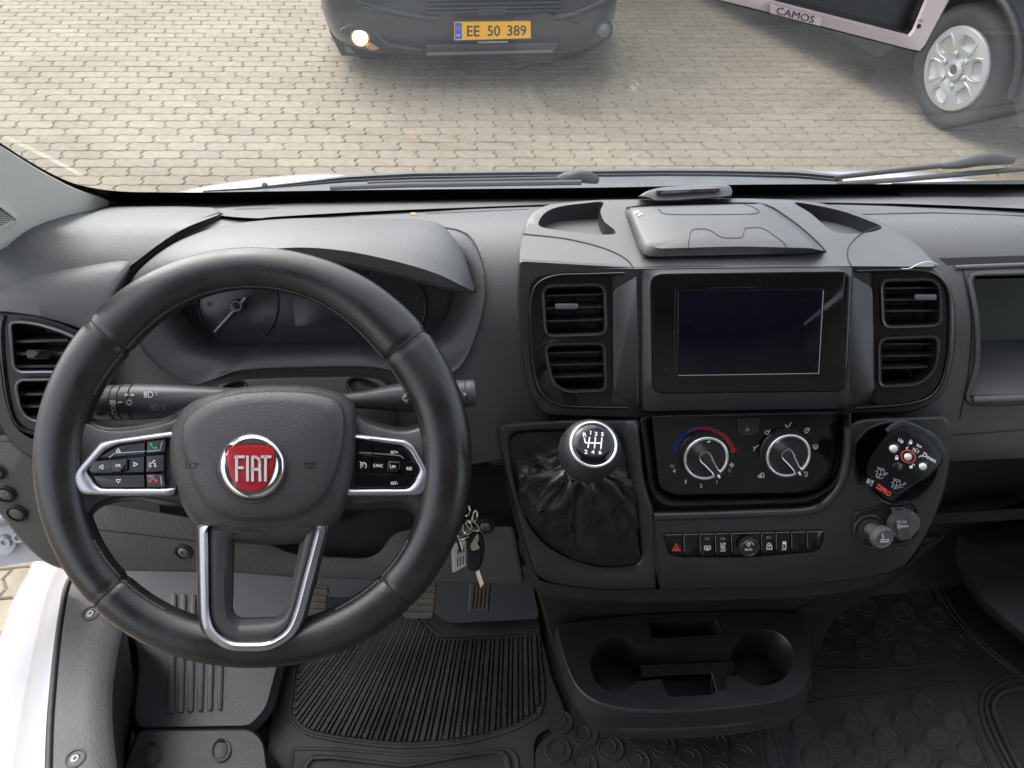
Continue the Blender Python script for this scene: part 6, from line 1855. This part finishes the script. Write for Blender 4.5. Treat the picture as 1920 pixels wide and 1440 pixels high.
# ------------------------------------------------------------------ reversing monitor hanging from the roof
MN = plane_n(1600, 40, .50, (.18, -.74, .30))
mn = thing('reversing_monitor', 'tilted pinkish silver reversing camera monitor at the top of the windscreen', 'monitor', P(1600, 20, .5))
m_o = rp([(1290, -18), (1352, -330), (1868, -190), (1735, 97), (1728, 98)], [14, 14, 14, 8, 8], 4)
m_i = rp([(1425, -30), (1430, -260), (1760, -175), (1724, 62), (1712, 66)], [8, 8, 8, 6, 6], 4)
def q4(*p): return list(p)
m_o = rp([(1300, -14), (1395, -330), (1880, -195), (1727, 97)], [12, 12, 12, 9], 4)
m_i = rp([(1428, -5), (1500, -245), (1800, -160), (1706, 66)], [6, 6, 6, 6], 4)
cs = frame('monitor_case', m_o, m_i, MN, [(-.035, -.022), (-.03, -.004), (0, 0), (.85, .001), (1, -.0005), (1.02, -.004)], M['case'], mn, N=100, c=(1590, -90), sharp=40)
back_ = pad('monitor_back', inset(m_o, -3), Plane(MN.p - MN.n * .004, MN.n), M['dark'], mn, prof=((6, -.03), (0, -.020), (0, -.004)))
frame('screen_bezel', m_i, inset(m_i, 22), MN, [(0, -.001), (.06, -.004), (.94, -.012), (1, -.012)], M['vent'], mn, N=100, c=(1600, -90), sharp=30)
pad('monitor_screen', inset(m_i, 21), MN, M['monscr'], mn, prof=((0, -.014), (0, -.0125)))
tb_ = pad('name_tab', rp([(1443, 8), (1541, 34), (1539, 50), (1443, 25)], 2), MN, M['case'], mn, prof=((0, -.006), (0, .0012), (1, .0020)))
text('monitor_text', 'CAMOS', (1492, 28), 13.5, MN, .0023, M['black'], tb_, rot=14.5, sx=1.12)
text('monitor_text', 'S/BY', (1726.5, 38.5), 4.6, MN, .0013, M['dark'], cs, rot=8)
lathe('standby_lamp', MN.at(1723, 49, .001), MN.n, [(.0014, 0), (.0013, .0006), (.0001, .0009)], M['black'], cs, 14)
arm_a = MN.at(1560, -300, -.03)
tube('monitor_bracket', [arm_a, arm_a + Vector((0, .03, .06)), Vector((arm_a.x, arm_a.y - .05, Z(.31)))], .012, M['dark'], mn, 12)

# ------------------------------------------------------------------ dark van parked facing us
PV = yplane(5.35)
pv = thing('parked_van', 'dark blue-grey van facing us with one lit fog lamp and a yellow number plate', 'van', Vector((-.3, 6.3, 0)))
cxv = PV.at(880, 58).x
PVR = Plane(PV.p, Vector((0, -1, .10)))
b_o = rp([(604, -160), (600, 0), (612, 45), (632, 76), (690, 99), (800, 104), (1040, 101), (1100, 94), (1136, 70), (1153, 30), (1158, -10), (1156, -160)], [4, 20, 20, 30, 30, 20, 20, 30, 30, 30, 20, 4], 5)
bmp = pad('bumper', b_o, PV, M['carpaint'], pv, prof=((0, -1.2), (0, -.25), (6, -.12), (14, -.05), (26, -.01), (40, 0)), sharp=60)
PV2 = Plane(PV.p + PV.n * .004, PV.n)
pad('grille_panel', rp([(776, -140), (790, 26), (1058, 22), (1076, -140)], [4, 12, 12, 4]), PV, M['dark'], pv, prof=((0, -.002), (0, .012), (3, .016)))
for y_ in (-2, 6, 14, 21):
    tube('grille_bar', px(PV, [(800, y_ + 2), (1050, y_ - 2)], .022), .014, M['carpaint'], pv, 8, flat=.6)
for u in (815, 850, 920, 1000, 1030):
    tube('grille_bar', px(PV, [(u, -20), (u + 1, 18)], .018), .010, M['dark'], pv, 6)
pad('grille_block', rp([(896, 12), (950, 10), (950, 28), (896, 30)], 2), PV, M['carpaint'], pv, prof=((0, .01), (0, .028), (1, .032)))
for pts in ([(664, 2), (720, 18), (790, 32), (820, 34)], [(1140, -2), (1108, 14), (1070, 28), (1040, 32)]):
    tube('bumper_crease', px(PV, cr(pts, 5, False), -.004), .022, M['carpaint'], pv, 8)
tube('bumper_crease', px(PV, cr([(640, 58), (660, 45), (680, 40), (700, 60), (730, 84), (790, 94)], 5, False), -.012), .014, M['carpaint'], pv, 8)
pad('lower_intake', rp([(795, 84), (1050, 80), (1040, 96), (805, 99)], [10, 10, 6, 6]), PV, M['dark'], pv, prof=((0, -.01), (0, .012), (1, .014)))
tube('bumper_strip', px(PV, [(800, 101.5), (1037, 96)], .012), .012, M['socket'], pv, 8)
pl_ = pad('number_plate', rp([(850.5, 39.5), (996, 38), (996, 72), (850.5, 76)], 2, 2), PV, M['plate'], pv, prof=((0, .002), (0, .040), (.5, .042)))
tube('plate_frame', px(PV, rp([(850, 39), (996.5, 37.5), (996.5, 73), (850, 77)], 3, 3), .041), .0055, M['dark'], pl_, 6, closed=True)
polys('plate_band', [[(853, 43), (866, 42.5), (866, 73), (853, 73.5)]], PV, .0425, M['plateblue'], pl_)
for s, u, hh in (('EE', 887.5, 20), ('50', 926, 20), ('389', 969, 20)):
    text('plate_text', s, (u, 58.2 - (u - 887) * .012), hh, PV, .043, M['black'], pl_, sx=.92, bold=.012)
text('plate_text', 'DK', (859.5, 66), 4, PV, .0435, M['ink'], pl_)
strokes('plate_stars', [ell(859.5, 53, 3.4, 3.6, 12) + [(862.9, 53)]], .9, PV, .0435, M['plate'], pl_)
strokes('dealer_line', [[(897, 79.5), (910, 79.2)], [(913, 79.2), (951, 78.2)]], 3, PV, .036, M['inkdim'], pv)
for u, v, m in ((676, 72, 'lamp'), (1129, 59, 'lampoff')):
    q = PV.at(u, v, .0)
    lathe('fog_lamp', q + Vector((0, .06, 0)), Vector((-.05 if u < 800 else .3, -1, .05)), [(.062, 0), (.062, .05), (.052, .058), (.046, .052)], M['dark'] if m == 'lampoff' else M['amber'], pv, 28)
    lathe('lamp_lens', q + Vector((0, .06, 0)), Vector((-.05 if u < 800 else .3, -1, .05)), [(.047, .03), (.046, .056), (.030, .066), (.0001, .070)], M[m], pv, 28)
pad('lamp_bowl', cr([(686, 88), (694, 80), (704, 86), (710, 92), (696, 95)], 4), PV, M['amber'], pv, prof=((0, -.03), (0, .004), (1, .008)))
x0, x1 = PV.at(620, -20).x, PV.at(1140, -20).x
box('bonnet_block', (x0 + .06, 5.45, .80), (x1 - .06, 6.5, 1.15), M['carpaint'], pv, .12)
box('van_body', (x0 - .02, 6.1, .45), (x1 + .02, 10.6, 2.35), M['carpaint'], pv, .10)
V = [Vector((x0 + .12, 6.09, 1.22)), Vector((x1 - .12, 6.09, 1.22)), Vector((x1 - .22, 6.085, 2.1)), Vector((x0 + .22, 6.085, 2.1))]
mk('windscreen', V, [(0, 1, 2, 3)], M['lens'], pv)
def road_wheel(par, c, ax, R_, w_, hubcap):
    ax = ax.normalized()
    t = lathe('tyre', c - ax * w_ / 2, ax, [(R_ * .66, 0), (R_ * .86, -.006), (R_ * .95, .015), (R_ * .99, .035), (R_, w_ * .3), (R_, w_ * .7), (R_ * .99, w_ - .035), (R_ * .95, w_ - .015), (R_ * .86, w_ + .006), (R_ * .70, w_), (R_ * .66, w_ - .02)], M['tyre'], par, 64, sharp=50)
    return t
for xx in (x0 + .14, x1 - .14):
    road_wheel(pv, Vector((xx, 6.03, .345)), Vector((1, 0, 0)), .345, .235, None)
    road_wheel(pv, Vector((xx, 9.6, .345)), Vector((1, 0, 0)), .345, .235, None)
mud = pad('mud_flap', rp([(606, -20), (622, -20), (648, 96), (690, 106), (640, 104), (618, 60)], 6), yplane(5.75), M['dark'], pv, prof=((0, -.2), (0, 0)))

# ------------------------------------------------------------------ dark van at the right, only its near wheel in view
cv_ = thing('parked_van', 'dark van parked at the right with a silver six-spoke wheel cover', 'van', Vector((3.4, 5.6, 0)))
axw = Vector((-.955, -.297, 0)).normalized()
fwdv = Vector((-axw.y, axw.x, 0)); fwdv = -fwdv if fwdv.y < 0 else fwdv
_r = ray(1795, 130)
wc = CAM + _r * ((.355 - CAM.z) / _r.z)
RW = .355
wc.z = RW
def L3(s, t, h): return wc + fwdv * s + axw * t + Vector((0, 0, h - RW))
road_wheel(cv_, wc - axw * .10, axw, RW, .235, None)
wcap = lathe('wheel_cover', wc + axw * .0, axw, [(.236, -.02), (.238, .010), (.228, .022), (.205, .020), (.195, .012)], M['rim'], cv_, 72, sharp=50)
lathe('wheel_disc', wc, axw, [(.20, -.03), (.198, -.026), (.09, -.018), (.085, -.014), (.0001, -.012)], M['dark'], cv_, 48)
ux, uy = basis(axw)
def W2(r, a, h): return wc + axw * h + (ux * math.cos(a) + uy * math.sin(a)) * r
outer = [(.227 * math.cos(2 * math.pi * i / 72), .227 * math.sin(2 * math.pi * i / 72)) for i in range(72)]
wins, spk = [], []
for k in range(6):
    a0 = 2 * math.pi * k / 6 + .30
    def pp(r_, t_): return (r_ * math.cos(a0 + t_), r_ * math.sin(a0 + t_))
    wins.append(rp([pp(.128, -.30), pp(.128, .30), pp(.165, .33), pp(.196, .25), pp(.198, 0), pp(.196, -.25), pp(.165, -.33)], .012, 3))
pts_, E_ = [Vector(p) for p in outer], [(i, (i + 1) % 72) for i in range(72)]
for w_ in wins:
    k0 = len(pts_)
    pts_ += [Vector(p) for p in w_]
    E_ += [(k0 + i, k0 + (i + 1) % len(w_)) for i in range(len(w_))]
for r_ in (.03, .06, .09, .112, .21):
    for i in range(48):
        q_ = (r_ * math.cos(2 * math.pi * i / 48), r_ * math.sin(2 * math.pi * i / 48))
        if not any(inside(q_, w_) for w_ in wins): pts_.append(Vector(q_))
vo, eo, fo, *_ = delaunay_2d_cdt(pts_, E_, [], 0, 1e-5)
def wh(x_, y_):
    r_ = math.hypot(x_, y_)
    return .020 + .010 * math.exp(-((r_ - .16) / .06) ** 2) - (.012 if r_ < .075 else 0)
V = [wc + axw * wh(p.x, p.y) + ux * p.x + uy * p.y for p in vo]
Fc = [tuple(f) for f in fo if not any(inside((sum(vo[i].x for i in f) / 3, sum(vo[i].y for i in f) / 3), w_) for w_ in wins)]
for w_ in wins:
    k0 = len(V); n_ = len(w_)
    cx_, cy_ = cen(w_)
    V += [wc + axw * wh(x_, y_) + ux * x_ + uy * y_ for x_, y_ in w_]
    V += [wc + axw * -.010 + ux * (cx_ + (x_ - cx_) * .8) + uy * (cy_ + (y_ - cy_) * .8) for x_, y_ in w_]
    Fc += [(k0 + i, k0 + (i + 1) % n_, k0 + n_ + (i + 1) % n_, k0 + n_ + i) for i in range(n_)]
mk('cover_face', V, Fc, M['rim'], wcap, 25)
for k in range(6):
    a1 = 2 * math.pi * k / 6 + .30 + math.pi / 6
    lathe('wheel_bolt', W2(.088, a1, .018), axw, [(.016, 0), (.015, .014), (.008, .018), (.0001, .018)], M['rim'], wcap, 12)
    for d_ in (-.10, .10):
        tube('cover_ridge', [W2(.095, a1 + d_ * 1.6, .022), W2(.13, a1 + d_ * 1.1, .029), W2(.165, a1 + d_ * 1.3, .031), W2(.205, a1 + d_ * 2.4, .026)], .004, M['rim'], wcap, 6)
lathe('hub_cap', wc + axw * .008, axw, [(.062, 0), (.058, .022), (.034, .028), (.030, .026), (.026, .020), (.0001, .020)], M['rim'], wcap, 36)
lathe('hub_badge', wc + axw * .027, axw, [(.026, 0), (.024, .003), (.0001, .004)], M['screw'], wcap, 24)
# body side with arches
def archpts(s0, r_, h0, n_=20, rev=False):
    p = []
    for i in range(n_ + 1):
        a = math.pi * i / n_
        s, h = s0 + r_ * math.cos(a), max(h0, RW + r_ * math.sin(a))
        p.append((s, h))
    return p
prof_s = [(-1.02, .62), (-.98, .33), (-.86, .24), (-.55, .24)]
prof_s += archpts(0, .46, .24)[::-1]
prof_s += [(.6, .24)] + archpts(3.45, .46, .24)[::-1] + [(4.6, .26), (4.75, .6), (4.75, 2.2), (4.55, 2.42), (.75, 2.42), (.2, 1.95), (-.25, 1.30), (-.85, 1.12), (-1.0, .95)]
A = [L3(s, .03, h) for s, h in prof_s]
A0 = [L3(s * .992 + .012, .012 + .028, h) for s, h in prof_s]
B = [L3(s, -1.95, h) for s, h in prof_s]
Am = [L3(s, -.06 + (.06 if h < .3 else .06), h) for s, h in prof_s]
vo, eo, fo, *_ = delaunay_2d_cdt([Vector(p) for p in prof_s], [(i, (i + 1) % len(prof_s)) for i in range(len(prof_s))], [], 0, 1e-5)
V = [L3(p.x, .04, p.y) for p in vo]
Fc = [tuple(f) for f in fo if inside((sum(vo[i].x for i in f) / 3, sum(vo[i].y for i in f) / 3), prof_s)]
k = len(V)
n_ = len(prof_s)
V += [L3(s, .04, h) for s, h in prof_s] + [L3(s, -1.95, h) for s, h in prof_s]
Fc += [(k + i, k + (i + 1) % n_, k + n_ + (i + 1) % n_, k + n_ + i) for i in range(n_)]
mk('van_body', V, Fc, M['carpaint'], cv_, 30)
ar = [L3(s, .052, h) for s, h in archpts(0, .455, .25)]
tube('arch_lip', ar, .022, M['dark'], cv_, 8)
for k, r_ in ((3.45, RW),):
    road_wheel(cv_, L3(k, -.10, RW), axw, RW, .235, None)
for s in (0, 3.45):
    road_wheel(cv_, L3(s, -1.80, RW), axw, RW, .235, None)
pad_ = [L3(s, .047, h) for s, h in ((.75, .42), (3.0, .42), (3.0, .52), (.75, .52))]
mk('side_moulding', pad_ + [p + axw * .02 for p in pad_], [(0, 1, 5, 4), (1, 2, 6, 5), (2, 3, 7, 6), (3, 0, 4, 7), (4, 5, 6, 7)], M['dark'], cv_, smooth=False)
